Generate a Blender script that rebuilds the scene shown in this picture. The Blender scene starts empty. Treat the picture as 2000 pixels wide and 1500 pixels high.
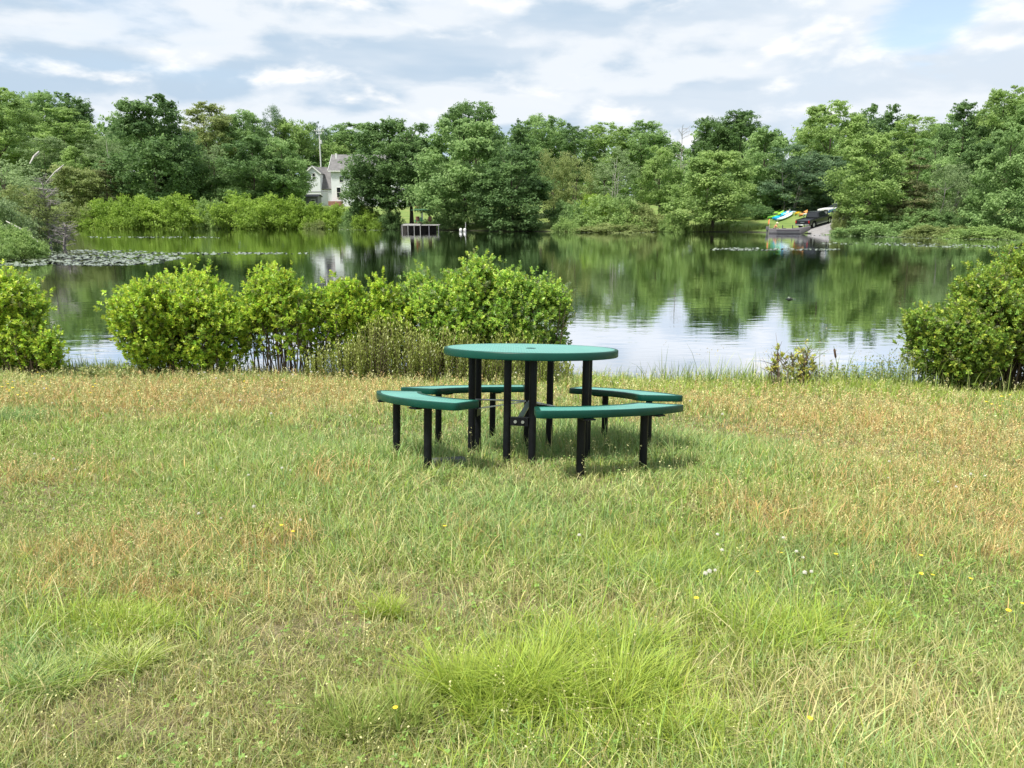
import bpy, bmesh, math, random
import numpy as np
from mathutils import Vector, Matrix
R = math.radians
SC = bpy.context.scene
COL = SC.collection

# ------------------------------------------------------------------ camera, sky, sun, exposure
F_PX = 1500.0                       # focal length in pixels of the 2000 px wide photograph
HORIZON = 418.0
PITCH = math.atan((750 - HORIZON) / F_PX)
CAM = np.array((0.0, 0.0, 2.3))     # 2.3 m above the water
cd = bpy.data.cameras.new("camera"); cam = bpy.data.objects.new("camera", cd); COL.objects.link(cam)
cam.location = CAM; cam.rotation_euler = (R(90) - PITCH, 0, 0)
cd.sensor_width = 36; cd.lens = 27; cd.clip_start = .05; cd.clip_end = 5000
SC.camera = cam
SC.view_settings.view_transform = 'Standard'; SC.view_settings.look = 'None'
SC.view_settings.exposure = 0.5; SC.view_settings.gamma = 1
SUN_EL, SUN_AZ = 61, -126           # degrees; azimuth from +Y towards +X
sd = bpy.data.lights.new("sun", 'SUN'); sun = bpy.data.objects.new("sun", sd); COL.objects.link(sun)
sd.energy = 4.5; sd.angle = R(9); sd.color = (1, .95, .87)
S = Vector((math.sin(R(SUN_AZ)) * math.cos(R(SUN_EL)), math.cos(R(SUN_AZ)) * math.cos(R(SUN_EL)), math.sin(R(SUN_EL))))
sun.rotation_euler = S.to_track_quat('Z', 'Y').to_euler(); sun.location = (0, 0, 60)

def make_world():
    w = bpy.data.worlds.new("World"); SC.world = w; w.use_nodes = True
    nt = w.node_tree; nt.nodes.clear(); N = nt.nodes.new; L = nt.links.new
    out = N('ShaderNodeOutputWorld')
    sky = N('ShaderNodeTexSky'); sky.sky_type = 'NISHITA'; sky.sun_disc = False
    sky.sun_elevation = R(SUN_EL); sky.sun_rotation = R(SUN_AZ)
    bg1 = N('ShaderNodeBackground'); bg1.inputs[1].default_value = .15; L(sky.outputs[0], bg1.inputs[0])
    tc = N('ShaderNodeTexCoord')
    def noise(scale, stretch, det, rough, dist=0, off=(0, 0, 0)):
        mp = N('ShaderNodeMapping'); L(tc.outputs['Generated'], mp.inputs[0])
        mp.inputs['Scale'].default_value = (1, 1, stretch); mp.inputs['Location'].default_value = off
        n = N('ShaderNodeTexNoise'); n.inputs['Scale'].default_value = scale; n.inputs['Detail'].default_value = det
        n.inputs['Roughness'].default_value = rough; n.inputs['Distortion'].default_value = dist
        L(mp.outputs[0], n.inputs[0]); return n.outputs[0]
    def ramp(x, a, b, ca=(0, 0, 0, 1), cb=(1, 1, 1, 1), mid=None):
        r = N('ShaderNodeValToRGB'); r.color_ramp.interpolation = 'EASE'
        r.color_ramp.elements[0].position = a; r.color_ramp.elements[0].color = ca
        r.color_ramp.elements[1].position = b; r.color_ramp.elements[1].color = cb
        L(x, r.inputs[0]); return r.outputs[0]
    def mix(f, a, b):
        m = N('ShaderNodeMix'); m.data_type = 'RGBA'
        for s, v in ((m.inputs[0], f), (m.inputs[6], a), (m.inputs[7], b)):
            if isinstance(v, tuple): s.default_value = v
            else: L(v, s)
        return m.outputs[2]
    def height(dz, scale, stretch, det, rough, off):
        return noise(scale, stretch, det, rough, .15, (off[0], off[1], off[2] + dz * stretch))
    def sub(a, b, k, c):
        m = N('ShaderNodeMath'); m.operation = 'SUBTRACT'; L(a, m.inputs[0]); L(b, m.inputs[1])
        q = N('ShaderNodeMath'); q.operation = 'MULTIPLY_ADD'; L(m.outputs[0], q.inputs[0]); q.inputs[1].default_value = k; q.inputs[2].default_value = c; return q.outputs[0]
    big = noise(2.6, 5.5, 4, .5, .2, (.3, .1, .55))
    mid = noise(7.5, 3.6, 6, .58, .35, (1.7, .4, .2))
    # cumulus relief: cloud mass now minus cloud mass a little higher up = sunlit upper rims and grey-blue undersides
    o1 = (2.1, 5.3, .4); h1 = height(0, 4.0, 3.0, 8, .54, o1); h2 = height(.024, 4.0, 3.0, 3, .5, o1)
    rel = sub(h1, h2, 3.6, .46)
    o2 = (7.7, 1.3, 2.4); p1 = height(0, 7.0, 2.3, 9, .53, o2); p2 = height(.016, 7.0, 2.3, 3, .5, o2)
    rel2 = sub(p1, p2, 4.2, .40)
    grey, white, bright = (.50, .625, .76, 1), (.80, .85, .905, 1), (1.06, 1.04, 1.015, 1)
    base = mix(ramp(rel, .22, .72), grey, white)
    base = mix(ramp(big, .42, .62, (0, 0, 0, 1), (.5, .5, .5, 1)), base, (.83, .87, .92, 1))
    puffs = mix(ramp(rel2, .12, 1.0), (.66, .75, .85, 1), bright)
    base = mix(ramp(p1, .50, .66), base, puffs)
    bg2 = N('ShaderNodeBackground'); L(base, bg2.inputs[0]); bg2.inputs[1].default_value = .785
    # a gap of clear blue high in the right of the view, and thin spots elsewhere
    gap = N('ShaderNodeVectorMath'); gap.operation = 'DISTANCE'; L(tc.outputs['Generated'], gap.inputs[0])
    d0 = Vector(((1825 - 1000) / F_PX, 1.084, 0.274)).normalized(); gap.inputs[1].default_value = d0
    addn = N('ShaderNodeMath'); addn.operation = 'MULTIPLY_ADD'; L(mid, addn.inputs[0]); addn.inputs[1].default_value = .13; L(gap.outputs['Value'], addn.inputs[2])
    gm = ramp(addn.outputs[0], .088, .135, (0.25, 0.25, 0.25, 1), (1, 1, 1, 1))
    gm2 = ramp(big, .30, .40, (.86, .86, .86, 1), (1, 1, 1, 1))
    mul = N('ShaderNodeMath'); mul.operation = 'MULTIPLY'; L(gm, mul.inputs[0]); L(gm2, mul.inputs[1])
    ms = N('ShaderNodeMixShader'); L(mul.outputs[0], ms.inputs[0]); L(bg1.outputs[0], ms.inputs[1]); L(bg2.outputs[0], ms.inputs[2])
    L(ms.outputs[0], out.inputs[0])
make_world()
SC.render.engine = 'CYCLES'
SC.cycles.max_bounces = 6; SC.cycles.diffuse_bounces = 3; SC.cycles.glossy_bounces = 3
SC.cycles.transmission_bounces = 3; SC.cycles.transparent_max_bounces = 6
SC.cycles.caustics_reflective = False; SC.cycles.caustics_refractive = False
SC.cycles.use_denoising = True; SC.cycles.denoiser = 'OPENIMAGEDENOISE'; SC.cycles.denoising_input_passes = 'RGB_ALBEDO_NORMAL'

# ------------------------------------------------------------------ helpers
rng = np.random.default_rng(7)
def pray(px, py):
    """unit-depth ray (y component 1) through a pixel of the photograph"""
    c, s = math.cos(PITCH), math.sin(PITCH)
    u = (px - 1000) / F_PX; v = (750 - py) / F_PX
    d = np.array((u, c + v * s, -s + v * c)); return d / d[1]
def at(px, py, Y):
    return CAM + pray(px, py) * Y
def Xat(px, Y, py=430):
    return float(at(px, py, Y)[0])
def Zat(py, Y, px=1000):
    return float(at(px, py, Y)[2])

def tag(o, label=None, cat=None, group=None, kind=None):
    if label: o['label'] = label
    if cat: o['category'] = cat
    if group: o['group'] = group
    if kind: o['kind'] = kind
    return o
def empty(name, loc=(0, 0, 0), rz=0.0, label=None, cat=None, group=None):
    o = bpy.data.objects.new(name, None); COL.objects.link(o); o.location = [float(v) for v in loc]; o.rotation_euler = (0, 0, rz)
    o.empty_display_size = .2
    return tag(o, label, cat, group)
def np_mesh(name, V, faces, mats, cols=None, smooth=False, midx=None):
    """faces: list of (M,k) int arrays"""
    V = np.asarray(V, np.float32); me = bpy.data.meshes.new(name)
    faces = [np.asarray(f, np.int32) for f in faces if len(f)]
    me.vertices.add(len(V)); me.vertices.foreach_set('co', V.ravel())
    nl = sum(f.size for f in faces); npoly = sum(len(f) for f in faces)
    me.loops.add(nl); me.loops.foreach_set('vertex_index', np.concatenate([f.ravel() for f in faces]))
    me.polygons.add(npoly)
    tot = np.concatenate([np.full(len(f), f.shape[1], np.int32) for f in faces])
    st = np.concatenate(([0], np.cumsum(tot)[:-1])).astype(np.int32)
    me.polygons.foreach_set('loop_start', st)
    if midx is not None: me.polygons.foreach_set('material_index', np.asarray(midx, np.int32))
    if smooth: me.polygons.foreach_set('use_smooth', np.ones(npoly, bool))
    for m in (mats if isinstance(mats, (list, tuple)) else [mats]): me.materials.append(m)
    if cols is not None:
        a = me.color_attributes.new('Col', 'FLOAT_COLOR', 'POINT')
        c = np.ones((len(V), 4), np.float32); c[:, :3] = cols; a.data.foreach_set('color', c.ravel())
    me.update(calc_edges=True); me.validate()
    return me
def link(name, me, parent=None, loc=None):
    o = bpy.data.objects.new(name, me); COL.objects.link(o)
    if parent is not None: o.parent = parent
    if loc is not None: o.location = [float(v) for v in loc]
    return o

class MB:
    """collects polygons, builds ONE mesh object"""
    def __init__(s): s.V = []; s.F = []; s.M = []; s.m = 0
    def add(s, V, F):
        b = len(s.V); s.V += [tuple(map(float, v)) for v in V]; s.F += [tuple(b + i for i in f) for f in F]; s.M += [s.m] * len(F); return s
    def box(s, c, d, rz=0.0, M=None):
        x, y, z = [k / 2 for k in d]
        P = [(-x, -y, -z), (x, -y, -z), (x, y, -z), (-x, y, -z), (-x, -y, z), (x, -y, z), (x, y, z), (-x, y, z)]
        m = Matrix.Translation(c) @ Matrix.Rotation(rz, 4, 'Z') if M is None else M
        return s.add([m @ Vector(p) for p in P], [(0, 3, 2, 1), (4, 5, 6, 7), (0, 1, 5, 4), (1, 2, 6, 5), (2, 3, 7, 6), (3, 0, 4, 7)])
    def beam(s, a, b, w, h, up=(0, 0, 1)):
        a = Vector(a); b = Vector(b); d = b - a; L = d.length; d.normalize(); u = Vector(up)
        x = d.cross(u)
        if x.length < 1e-4: x = d.cross(Vector((0, 1, 0)))
        x.normalize(); u = x.cross(d)
        P = []
        for p in (a, b):
            for sx, su in ((-1, -1), (1, -1), (1, 1), (-1, 1)): P.append(p + x * (sx * w / 2) + u * (su * h / 2))
        return s.add(P, [(0, 1, 2, 3), (7, 6, 5, 4), (0, 4, 5, 1), (1, 5, 6, 2), (2, 6, 7, 3), (3, 7, 4, 0)])
    def tube(s, pts, rad, n=8, cap=True, squash=1.0):
        pts = [Vector(p) for p in pts]; rad = rad if hasattr(rad, '__len__') else [rad] * len(pts)
        b = []; V = []
        for i, p in enumerate(pts):
            d = (pts[min(i + 1, len(pts) - 1)] - pts[max(i - 1, 0)]).normalized()
            x = d.cross(Vector((0.31, .95, .05)));  x.normalize(); y = d.cross(x)
            for k in range(n):
                a = 2 * math.pi * k / n; V.append(p + x * (math.cos(a) * rad[i]) + y * (math.sin(a) * rad[i] * squash))
        F = []
        for i in range(len(pts) - 1):
            for k in range(n):
                F.append((i * n + k, i * n + (k + 1) % n, (i + 1) * n + (k + 1) % n, (i + 1) * n + k))
        if cap: F.append(tuple(range(n))[::-1]); F.append(tuple((len(pts) - 1) * n + k for k in range(n)))
        return s.add(V, F)
    def lathe(s, prof, n=48, c=(0, 0, 0)):
        V = []; F = []
        for r, z in prof:
            for k in range(n):
                a = 2 * math.pi * k / n; V.append((c[0] + r * math.cos(a), c[1] + r * math.sin(a), c[2] + z))
        for i in range(len(prof) - 1):
            for k in range(n): F.append((i * n + k, i * n + (k + 1) % n, (i + 1) * n + (k + 1) % n, (i + 1) * n + k))
        return s.add(V, F)
    def prism(s, outline, y0, y1, M=None):
        """outline of (x,z) extruded along y"""
        n = len(outline); V = [(x, y0, z) for x, z in outline] + [(x, y1, z) for x, z in outline]
        if M is not None: V = [M @ Vector(v) for v in V]
        F = [tuple(range(n)), tuple(range(2 * n - 1, n - 1, -1))] + [(i, n + i, n + (i + 1) % n, (i + 1) % n) for i in range(n)]
        return s.add(V, F)
    def loft(s, secs, cap=True, closed=True):
        n = len(secs[0]); V = [p for q in secs for p in q]; F = []
        for i in range(len(secs) - 1):
            for k in range(n if closed else n - 1): F.append((i * n + k, i * n + (k + 1) % n, (i + 1) * n + (k + 1) % n, (i + 1) * n + k))
        if cap: F.append(tuple(range(n))[::-1]); F.append(tuple((len(secs) - 1) * n + k for k in range(n)))
        return s.add(V, F)
    def build(s, name, mats, parent=None, smooth=False, bevel=0.0, loc=None):
        me = bpy.data.meshes.new(name); me.from_pydata(s.V, [], s.F)
        for m in (mats if isinstance(mats, (list, tuple)) else [mats]): me.materials.append(m)
        me.polygons.foreach_set('material_index', s.M)
        bm = bmesh.new(); bm.from_mesh(me); bmesh.ops.recalc_face_normals(bm, faces=bm.faces)
        if bevel > 0:
            es = [e for e in bm.edges if len(e.link_faces) == 2 and e.calc_face_angle(0) > .6]
            bmesh.ops.bevel(bm, geom=es, offset=bevel, segments=2, profile=.6, affect='EDGES')
        bm.to_mesh(me); bm.free()
        if smooth:
            me.polygons.foreach_set('use_smooth', [True] * len(me.polygons))
            me.set_sharp_from_angle(angle=R(40))
        return link(name, me, parent, loc)

# ------------------------------------------------------------------ materials
def new_mat(name):
    m = bpy.data.materials.new(name); m.use_nodes = True
    nt = m.node_tree; return m, nt, nt.nodes['Principled BSDF'], nt.nodes['Material Output']
def plain(name, c, rough=.5, metal=0.0, var=.12, scale=6.0, bump=0.0, spec=.5, coat=0.0):
    m, nt, b, o = new_mat(name); N = nt.nodes.new; L = nt.links.new
    b.inputs['Roughness'].default_value = rough; b.inputs['Metallic'].default_value = metal
    b.inputs['Specular IOR Level'].default_value = spec; b.inputs['Coat Weight'].default_value = coat
    tc = N('ShaderNodeTexCoord'); n = N('ShaderNodeTexNoise'); n.inputs['Scale'].default_value = scale; n.inputs['Detail'].default_value = 5
    L(tc.outputs['Object'], n.inputs[0])
    r = N('ShaderNodeValToRGB'); r.color_ramp.elements[0].position = .3; r.color_ramp.elements[1].position = .7
    r.color_ramp.elements[0].color = (*[v * (1 - var) for v in c], 1); r.color_ramp.elements[1].color = (*[min(1, v * (1 + var)) for v in c], 1)
    L(n.outputs[0], r.inputs[0]); L(r.outputs[0], b.inputs['Base Color'])
    if bump:
        bp = N('ShaderNodeBump'); bp.inputs['Strength'].default_value = bump; bp.inputs['Distance'].default_value = .01
        L(n.outputs[0], bp.inputs['Height']); L(bp.outputs[0], b.inputs['Normal'])
    return m
def leaf_mat(name, trans=.35, rough=.45, gain=1.0, spec=.35):
    """colour of each blade / leaf comes from the 'Col' attribute"""
    m, nt, b, o = new_mat(name); N = nt.nodes.new; L = nt.links.new
    a = N('ShaderNodeAttribute'); a.attribute_name = 'Col'
    src = a.outputs['Color']
    if gain != 1:
        g = N('ShaderNodeVectorMath'); g.operation = 'SCALE'; g.inputs['Scale'].default_value = gain; L(src, g.inputs[0]); src = g.outputs[0]
    L(src, b.inputs['Base Color']); b.inputs['Roughness'].default_value = rough; b.inputs['Specular IOR Level'].default_value = spec
    t = N('ShaderNodeBsdfTranslucent'); L(src, t.inputs[0])
    ms = N('ShaderNodeMixShader'); ms.inputs[0].default_value = trans
    L(b.outputs[0], ms.inputs[1]); L(t.outputs[0], ms.inputs[2]); L(ms.outputs[0], o.inputs[0]); return m
def tint_leaf(name, c1, c2, c3, trans=.48):
    """far foliage: 'Col'.r picks between three leaf colours of the species"""
    m, nt, b, o = new_mat(name); N = nt.nodes.new; L = nt.links.new
    a = N('ShaderNodeAttribute'); a.attribute_name = 'Col'
    sp = N('ShaderNodeSeparateColor'); L(a.outputs['Color'], sp.inputs[0])
    r = N('ShaderNodeValToRGB'); e = r.color_ramp.elements
    e[0].position = 0; e[0].color = (*c1, 1); e[1].position = 1; e[1].color = (*c3, 1); k = e.new(.5); k.color = (*c2, 1)
    L(sp.outputs[0], r.inputs[0]); src = r.outputs[0]
    L(src, b.inputs['Base Color']); b.inputs['Roughness'].default_value = .55; b.inputs['Specular IOR Level'].default_value = .3
    t = N('ShaderNodeBsdfTranslucent'); L(src, t.inputs[0])
    ms = N('ShaderNodeMixShader'); ms.inputs[0].default_value = trans
    L(b.outputs[0], ms.inputs[1]); L(t.outputs[0], ms.inputs[2]); L(ms.outputs[0], o.inputs[0]); return m

M_GRASS = leaf_mat('grass_blade', .33, .45, 1.06)
M_LEAF = leaf_mat('shrub_leaf', .35, .38, 1.0, .45)
M_BARK = plain('bark', (.10, .078, .06), .9, var=.4, scale=9, bump=.6)
M_GREYBARK = plain('grey_bark', (.27, .25, .235), .9, var=.35, scale=5, bump=.5)
M_BIRCH = plain('birch_bark', (.55, .52, .47), .8, var=.3, scale=3)
M_TWIG = plain('twig', (.12, .088, .06), .9, var=.3, scale=20)
M_BLACK = plain('black_coated_steel', (.006, .007, .009), .45, var=.3, scale=30, spec=.22)
M_STEEL = plain('galvanised_steel', (.55, .56, .57), .35, metal=.9, var=.1, scale=25)
M_WHITE = plain('white_paint', (.78, .78, .76), .5, var=.05, scale=4)

# ------------------------------------------------------------------ terrain
SLX, SLY, Z0 = -.012, -.112, 1.22      # the meadow falls towards the lake and slightly to the right
def shore_near(x): return (Z0 + SLX * x) / -SLY
def P2(px, py):                        # shoreline point seen at a pixel, on the water plane
    d = pray(px, py); t = -CAM[2] / d[2]; p = CAM + d * t; return (p[0], p[1])
LAKE = [(x, shore_near(x)) for x in (-26, -16, -8, 0, 8, 16, 26)] + [(44, 14), (60, 26), (62, 45), (54, 62)]
LAKE += [P2(*q) for q in ((2040, 466), (1960, 464), (1860, 462), (1760, 459.5), (1660, 457.8), (1600, 456.8), (1540, 455.5), (1470, 453.5), (1380, 452.8),
                          (1290, 452.5), (1200, 452.5), (1100, 452.4), (1000, 451.6), (900, 450.2), (850, 449), (780, 447.2), (700, 446), (640, 445.4),
                          (600, 446), (480, 446), (360, 445.8), (260, 445.5), (180, 445), (128, 444.4))]
LAKE += [(-92, 128), (-78, 108), P2(110, 459), P2(92, 470), P2(76, 484), P2(68, 498), P2(45, 505), P2(0, 507), P2(-60, 509), (-34, 30), (-46, 20), (-44, 13)]
LK = np.array(LAKE)
def lake_sd(x, y):
    """signed distance to the lake outline, positive on land"""
    x = np.asarray(x, float); y = np.asarray(y, float)
    best = np.full(x.shape, 1e9); ins = np.zeros(x.shape, bool)
    for i in range(len(LK)):
        a = LK[i]; b = LK[(i + 1) % len(LK)]; e = b - a
        t = np.clip(((x - a[0]) * e[0] + (y - a[1]) * e[1]) / (e @ e), 0, 1)
        best = np.minimum(best, np.hypot(x - a[0] - t * e[0], y - a[1] - t * e[1]))
        c = ((a[1] <= y) & (b[1] > y)) | ((b[1] <= y) & (a[1] > y))
        with np.errstate(divide='ignore', invalid='ignore'):
            xi = a[0] + (y - a[1]) / (e[1] if e[1] else 1e-9) * e[0]
        ins ^= c & (x < xi)
    return np.where(ins, -best, best)
def sstep(a, b, v): t = np.clip((v - a) / (b - a), 0, 1); return t * t * (3 - 2 * t)
def wob(x, y, s, k=0):
    x = x * s; y = y * s
    return (np.sin(x * 1.7 + 1.3 * np.sin(y * 1.1 + k) + k) + np.sin(y * 2.1 + 1.7 * np.sin(x * .9 + 2 * k)) + np.sin((x + y) * 1.3 + 3.1 * k)) / 3
def ground_z(x, y):
    x = np.asarray(x, float); y = np.asarray(y, float)
    d = lake_sd(x, y)
    near = Z0 + SLX * np.clip(x, -40, 40) + SLY * np.clip(y, -6, 60) + (.012 * wob(x, y, 2.3) + .008 * wob(x, y, 5.1, 2)) * np.clip(d * 1.5, 0, 1)
    near = near - .105 * (y - 5.1) * np.exp(-((y - 5.1) / 1.5) ** 2 - ((x - .1) / 2.2) ** 4)
    # far land: a low cut bank, a lawn slope, then gently rising woodland
    u = np.clip((x - 10) / 40, 0, 1)
    sl = .115 + .04 * sstep(22, 34, x)
    dc = 32 - 16.5 * sstep(22, 32, x)
    far = .10 * np.clip(d / .5, 0, 1) + sl * np.minimum(d, dc) + .03 * np.clip(d - dc, 0, 400) + .08 * wob(x, y, .22, 1) * np.clip(d / 4, 0, 1)
    w = sstep(24, 34, np.abs(x)) + sstep(13, 16, y); w = np.clip(w, 0, 1)
    land = near * (1 - w) + far * w
    bed = np.maximum(d * .16, -1.4)
    return np.where(d >= 0, land, bed)
def gz(x, y): return float(ground_z(np.array([x]), np.array([y]))[0])
def G(px, py, y0=1.0, y1=240.0):
    """where a pixel's ray meets the terrain (or the water)"""
    d = pray(px, py); Y = np.concatenate((np.arange(y0, 14, .02), np.arange(14, y1, .1)))
    P = CAM + np.outer(Y, d); g = np.maximum(ground_z(P[:, 0], P[:, 1]), 0)
    h = np.nonzero(P[:, 2] <= g)[0]
    i = h[0] if len(h) else len(Y) - 1
    return P[i, 0], P[i, 1], float(g[i])

def make_ground():
    xs = np.concatenate((np.array([-900, -600, -400, -280, -200, -150, -125]), np.arange(-110, -12, 1.4), np.arange(-12, 12, .2), np.arange(12, 70, 1.2), np.array([70, 80, 95, 120, 160, 220, 320, 500, 900])))
    ys = np.concatenate((np.array([-300, -150, -70, -30, -14, -7, -3]), np.arange(-1, 13, .2), np.arange(13, 60, 1.5), np.arange(60, 150, 1.0), np.arange(150, 200, 4), np.array([200, 220, 250, 300, 380, 500, 700, 1000, 1600])))
    X, Y = np.meshgrid(xs, ys); Z = ground_z(X, Y)
    ny, nx = X.shape; V = np.stack((X, Y, Z), -1).reshape(-1, 3)
    i = np.arange(ny - 1)[:, None] * nx + np.arange(nx - 1)[None]; i = i.ravel()
    F = np.stack((i, i + 1, i + nx + 1, i + nx), -1)
    m, nt, b, o = new_mat('meadow_soil'); N = nt.nodes.new; L = nt.links.new
    geo = N('ShaderNodeNewGeometry')
    def noise(s, det=6, rough=.6):
        n = N('ShaderNodeTexNoise'); n.inputs['Scale'].default_value = s; n.inputs['Detail'].default_value = det; n.inputs['Roughness'].default_value = rough
        L(geo.outputs['Position'], n.inputs[0]); return n.outputs[0]
    def ramp(x, stops):
        r = N('ShaderNodeValToRGB'); e = r.color_ramp.elements
        e[0].position, e[0].color = stops[0][0], (*stops[0][1], 1); e[1].position, e[1].color = stops[-1][0], (*stops[-1][1], 1)
        for p, c in stops[1:-1]: k = e.new(p); k.color = (*c, 1)
        L(x, r.inputs[0]); return r.outputs[0]
    near = ramp(noise(14), [(.3, (.10, .085, .04)), (.5, (.20, .165, .085)), (.7, (.30, .25, .15))])
    far = ramp(noise(.5), [(.3, (.09, .16, .03)), (.5, (.15, .22, .045)), (.75, (.24, .25, .08))])
    sep = N('ShaderNodeSeparateXYZ'); L(geo.outputs['Position'], sep.inputs[0])
    mr = N('ShaderNodeMapRange'); mr.inputs[1].default_value = 20; mr.inputs[2].default_value = 30; L(sep.outputs[1], mr.inputs[0])
    mx = N('ShaderNodeMix'); mx.data_type = 'RGBA'; L(mr.outputs[0], mx.inputs[0]); L(near, mx.inputs[6]); L(far, mx.inputs[7])
    # lake bed mud and the dark wet edge of the bank
    mz = N('ShaderNodeMapRange'); mz.inputs[1].default_value = .02; mz.inputs[2].default_value = .22; L(sep.outputs[2], mz.inputs[0])
    m2 = N('ShaderNodeMix'); m2.data_type = 'RGBA'; L(mz.outputs[0], m2.inputs[0]); m2.inputs[6].default_value = (.045, .04, .025, 1); L(mx.outputs[2], m2.inputs[7])
    L(m2.outputs[2], b.inputs['Base Color']); b.inputs['Roughness'].default_value = .95
    bp = N('ShaderNodeBump'); bp.inputs['Distance'].default_value = .03; bp.inputs['Strength'].default_value = .8; L(noise(30), bp.inputs['Height']); L(bp.outputs[0], b.inputs['Normal'])
    me = np_mesh('ground', V, [F], m, smooth=True)
    tag(link('ground', me), 'grassy meadow and lake banks', 'ground', kind='structure')
make_ground()

def make_water():
    m, nt, b, o = new_mat('lake_water'); N = nt.nodes.new; L = nt.links.new
    geo = N('ShaderNodeNewGeometry')
    def noise(scale, sx, sy, det=3):
        mp = N('ShaderNodeMapping'); mp.inputs['Scale'].default_value = (sx, sy, 1); L(geo.outputs['Position'], mp.inputs[0])
        n = N('ShaderNodeTexNoise'); n.inputs['Scale'].default_value = scale; n.inputs['Detail'].default_value = det; L(mp.outputs[0], n.inputs[0]); return n.outputs[0]
    add = N('ShaderNodeMath'); add.operation = 'MULTIPLY_ADD'
    L(noise(1.0, 1.1, 3.2), add.inputs[0]); add.inputs[1].default_value = 1.0
    n2 = N('ShaderNodeMath'); n2.operation = 'MULTIPLY'; n2.inputs[1].default_value = 1.6; L(noise(.28, .8, 1.5, 2), n2.inputs[0]); L(n2.outputs[0], add.inputs[2])
    bp = N('ShaderNodeBump'); bp.inputs['Strength'].default_value = 1.0; bp.inputs['Distance'].default_value = .0026; L(add.outputs[0], bp.inputs['Height'])
    dif = N('ShaderNodeBsdfDiffuse'); dif.inputs[0].default_value = (.022, .026, .012, 1)
    gl = N('ShaderNodeBsdfGlossy'); gl.inputs['Roughness'].default_value = .025; gl.inputs[0].default_value = (.96, .97, 1, 1); L(bp.outputs[0], gl.inputs['Normal'])
    fr = N('ShaderNodeFresnel'); fr.inputs['IOR'].default_value = 1.36; L(bp.outputs[0], fr.inputs['Normal'])
    f2 = N('ShaderNodeMath'); f2.operation = 'MULTIPLY'; f2.use_clamp = True; f2.inputs[1].default_value = 2.7; L(fr.outputs[0], f2.inputs[0])
    ms = N('ShaderNodeMixShader'); L(f2.outputs[0], ms.inputs[0]); L(dif.outputs[0], ms.inputs[1]); L(gl.outputs[0], ms.inputs[2]); L(ms.outputs[0], o.inputs[0])
    nx, ny = 30, 30
    X, Y = np.meshgrid(np.linspace(-130, 80, nx), np.linspace(8.4, 172, ny)); V = np.stack((X, Y, 0 * X), -1).reshape(-1, 3)
    i = (np.arange(ny - 1)[:, None] * nx + np.arange(nx - 1)[None]).ravel()
    tag(link('water', np_mesh('water', V, [np.stack((i, i + 1, i + nx + 1, i + nx), -1)], m, smooth=True)), 'still dark lake water', 'water', kind='structure')
make_water()

def make_ramp():
    mid = [G(1600, 456.8), G(1601, 451), G(1604, 445), G(1612, 437), G(1625, 430), G(1645, 425), G(1680, 421)]
    V = []; F = []; pts = [np.array(p[:2]) for p in mid]
    pts[0] = pts[0] - (pts[1] - pts[0]) * .6
    fine = []
    for i in range(len(pts) - 1):
        for t in np.linspace(0, 1, 6, endpoint=False): fine.append(pts[i] * (1 - t) + pts[i + 1] * t)
    fine.append(pts[-1]); nw = 7
    for i, p in enumerate(fine):
        d = fine[min(i + 1, len(fine) - 1)] - fine[max(i - 1, 0)]; d = d / np.linalg.norm(d); n = np.array((d[1], -d[0]))
        for k in range(nw):
            q = p + n * ((k / (nw - 1) - .5) * 3.6 + .15 * math.sin(i * 1.3 + k)); V.append((q[0], q[1], gz(*q) + .03 - (.12 if k in (0, nw - 1) else 0)))
    for i in range(len(fine) - 1):
        for k in range(nw - 1): F.append((i * nw + k, i * nw + k + 1, (i + 1) * nw + k + 1, (i + 1) * nw + k))
    m = plain('gravel', (.25, .24, .24), .95, var=.25, scale=3, bump=.5)
    tag(link('road', np_mesh('road', V, [F], m, smooth=True)), 'grey gravel boat ramp running down to the water', 'road', kind='structure')
make_ramp()

# ------------------------------------------------------------------ foliage generators
def unit(v): return v / np.maximum(np.linalg.norm(v, axis=-1, keepdims=True), 1e-9)
def leaf_quads(C, Nrm, size, asp, r):
    """rhombic leaf clumps at C facing Nrm; returns verts, quads"""
    n = len(C); t = unit(np.cross(Nrm, r.normal(size=(n, 3)))); bt = np.cross(Nrm, t)
    s = size[:, None]; a = asp[:, None]
    bend = Nrm * s * .25
    V = np.stack((C - t * s, C - bt * s * a + bend * r.uniform(-1, 1, (n, 1)), C + t * s, C + bt * s * a + bend * r.uniform(-1, 1, (n, 1))), 1).reshape(-1, 3)
    F = np.arange(4 * n).reshape(n, 4); return V, F
def prof_maple(z): return np.clip(np.sin(np.pi * np.clip(z, 0, 1) ** .72), 0, 1) ** .62
def prof_round(z): return np.sqrt(np.clip(1 - (2 * z - 1) ** 2, 0, 1)) ** .9
def prof_low(z): return np.clip(1 - z ** 2.1, 0, 1) ** .6 * (.78 + .22 * np.clip(z * 5, 0, 1))
def prof_dome(z): return np.sqrt(np.clip(1 - z ** 2, 0, 1))
def prof_cone(z): return np.clip(1.03 - z, 0, 1) ** .8
def prof_top(z): return np.clip(np.sin(np.pi * np.clip(z, 0, 1) ** .9), 0, 1) ** .5
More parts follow.
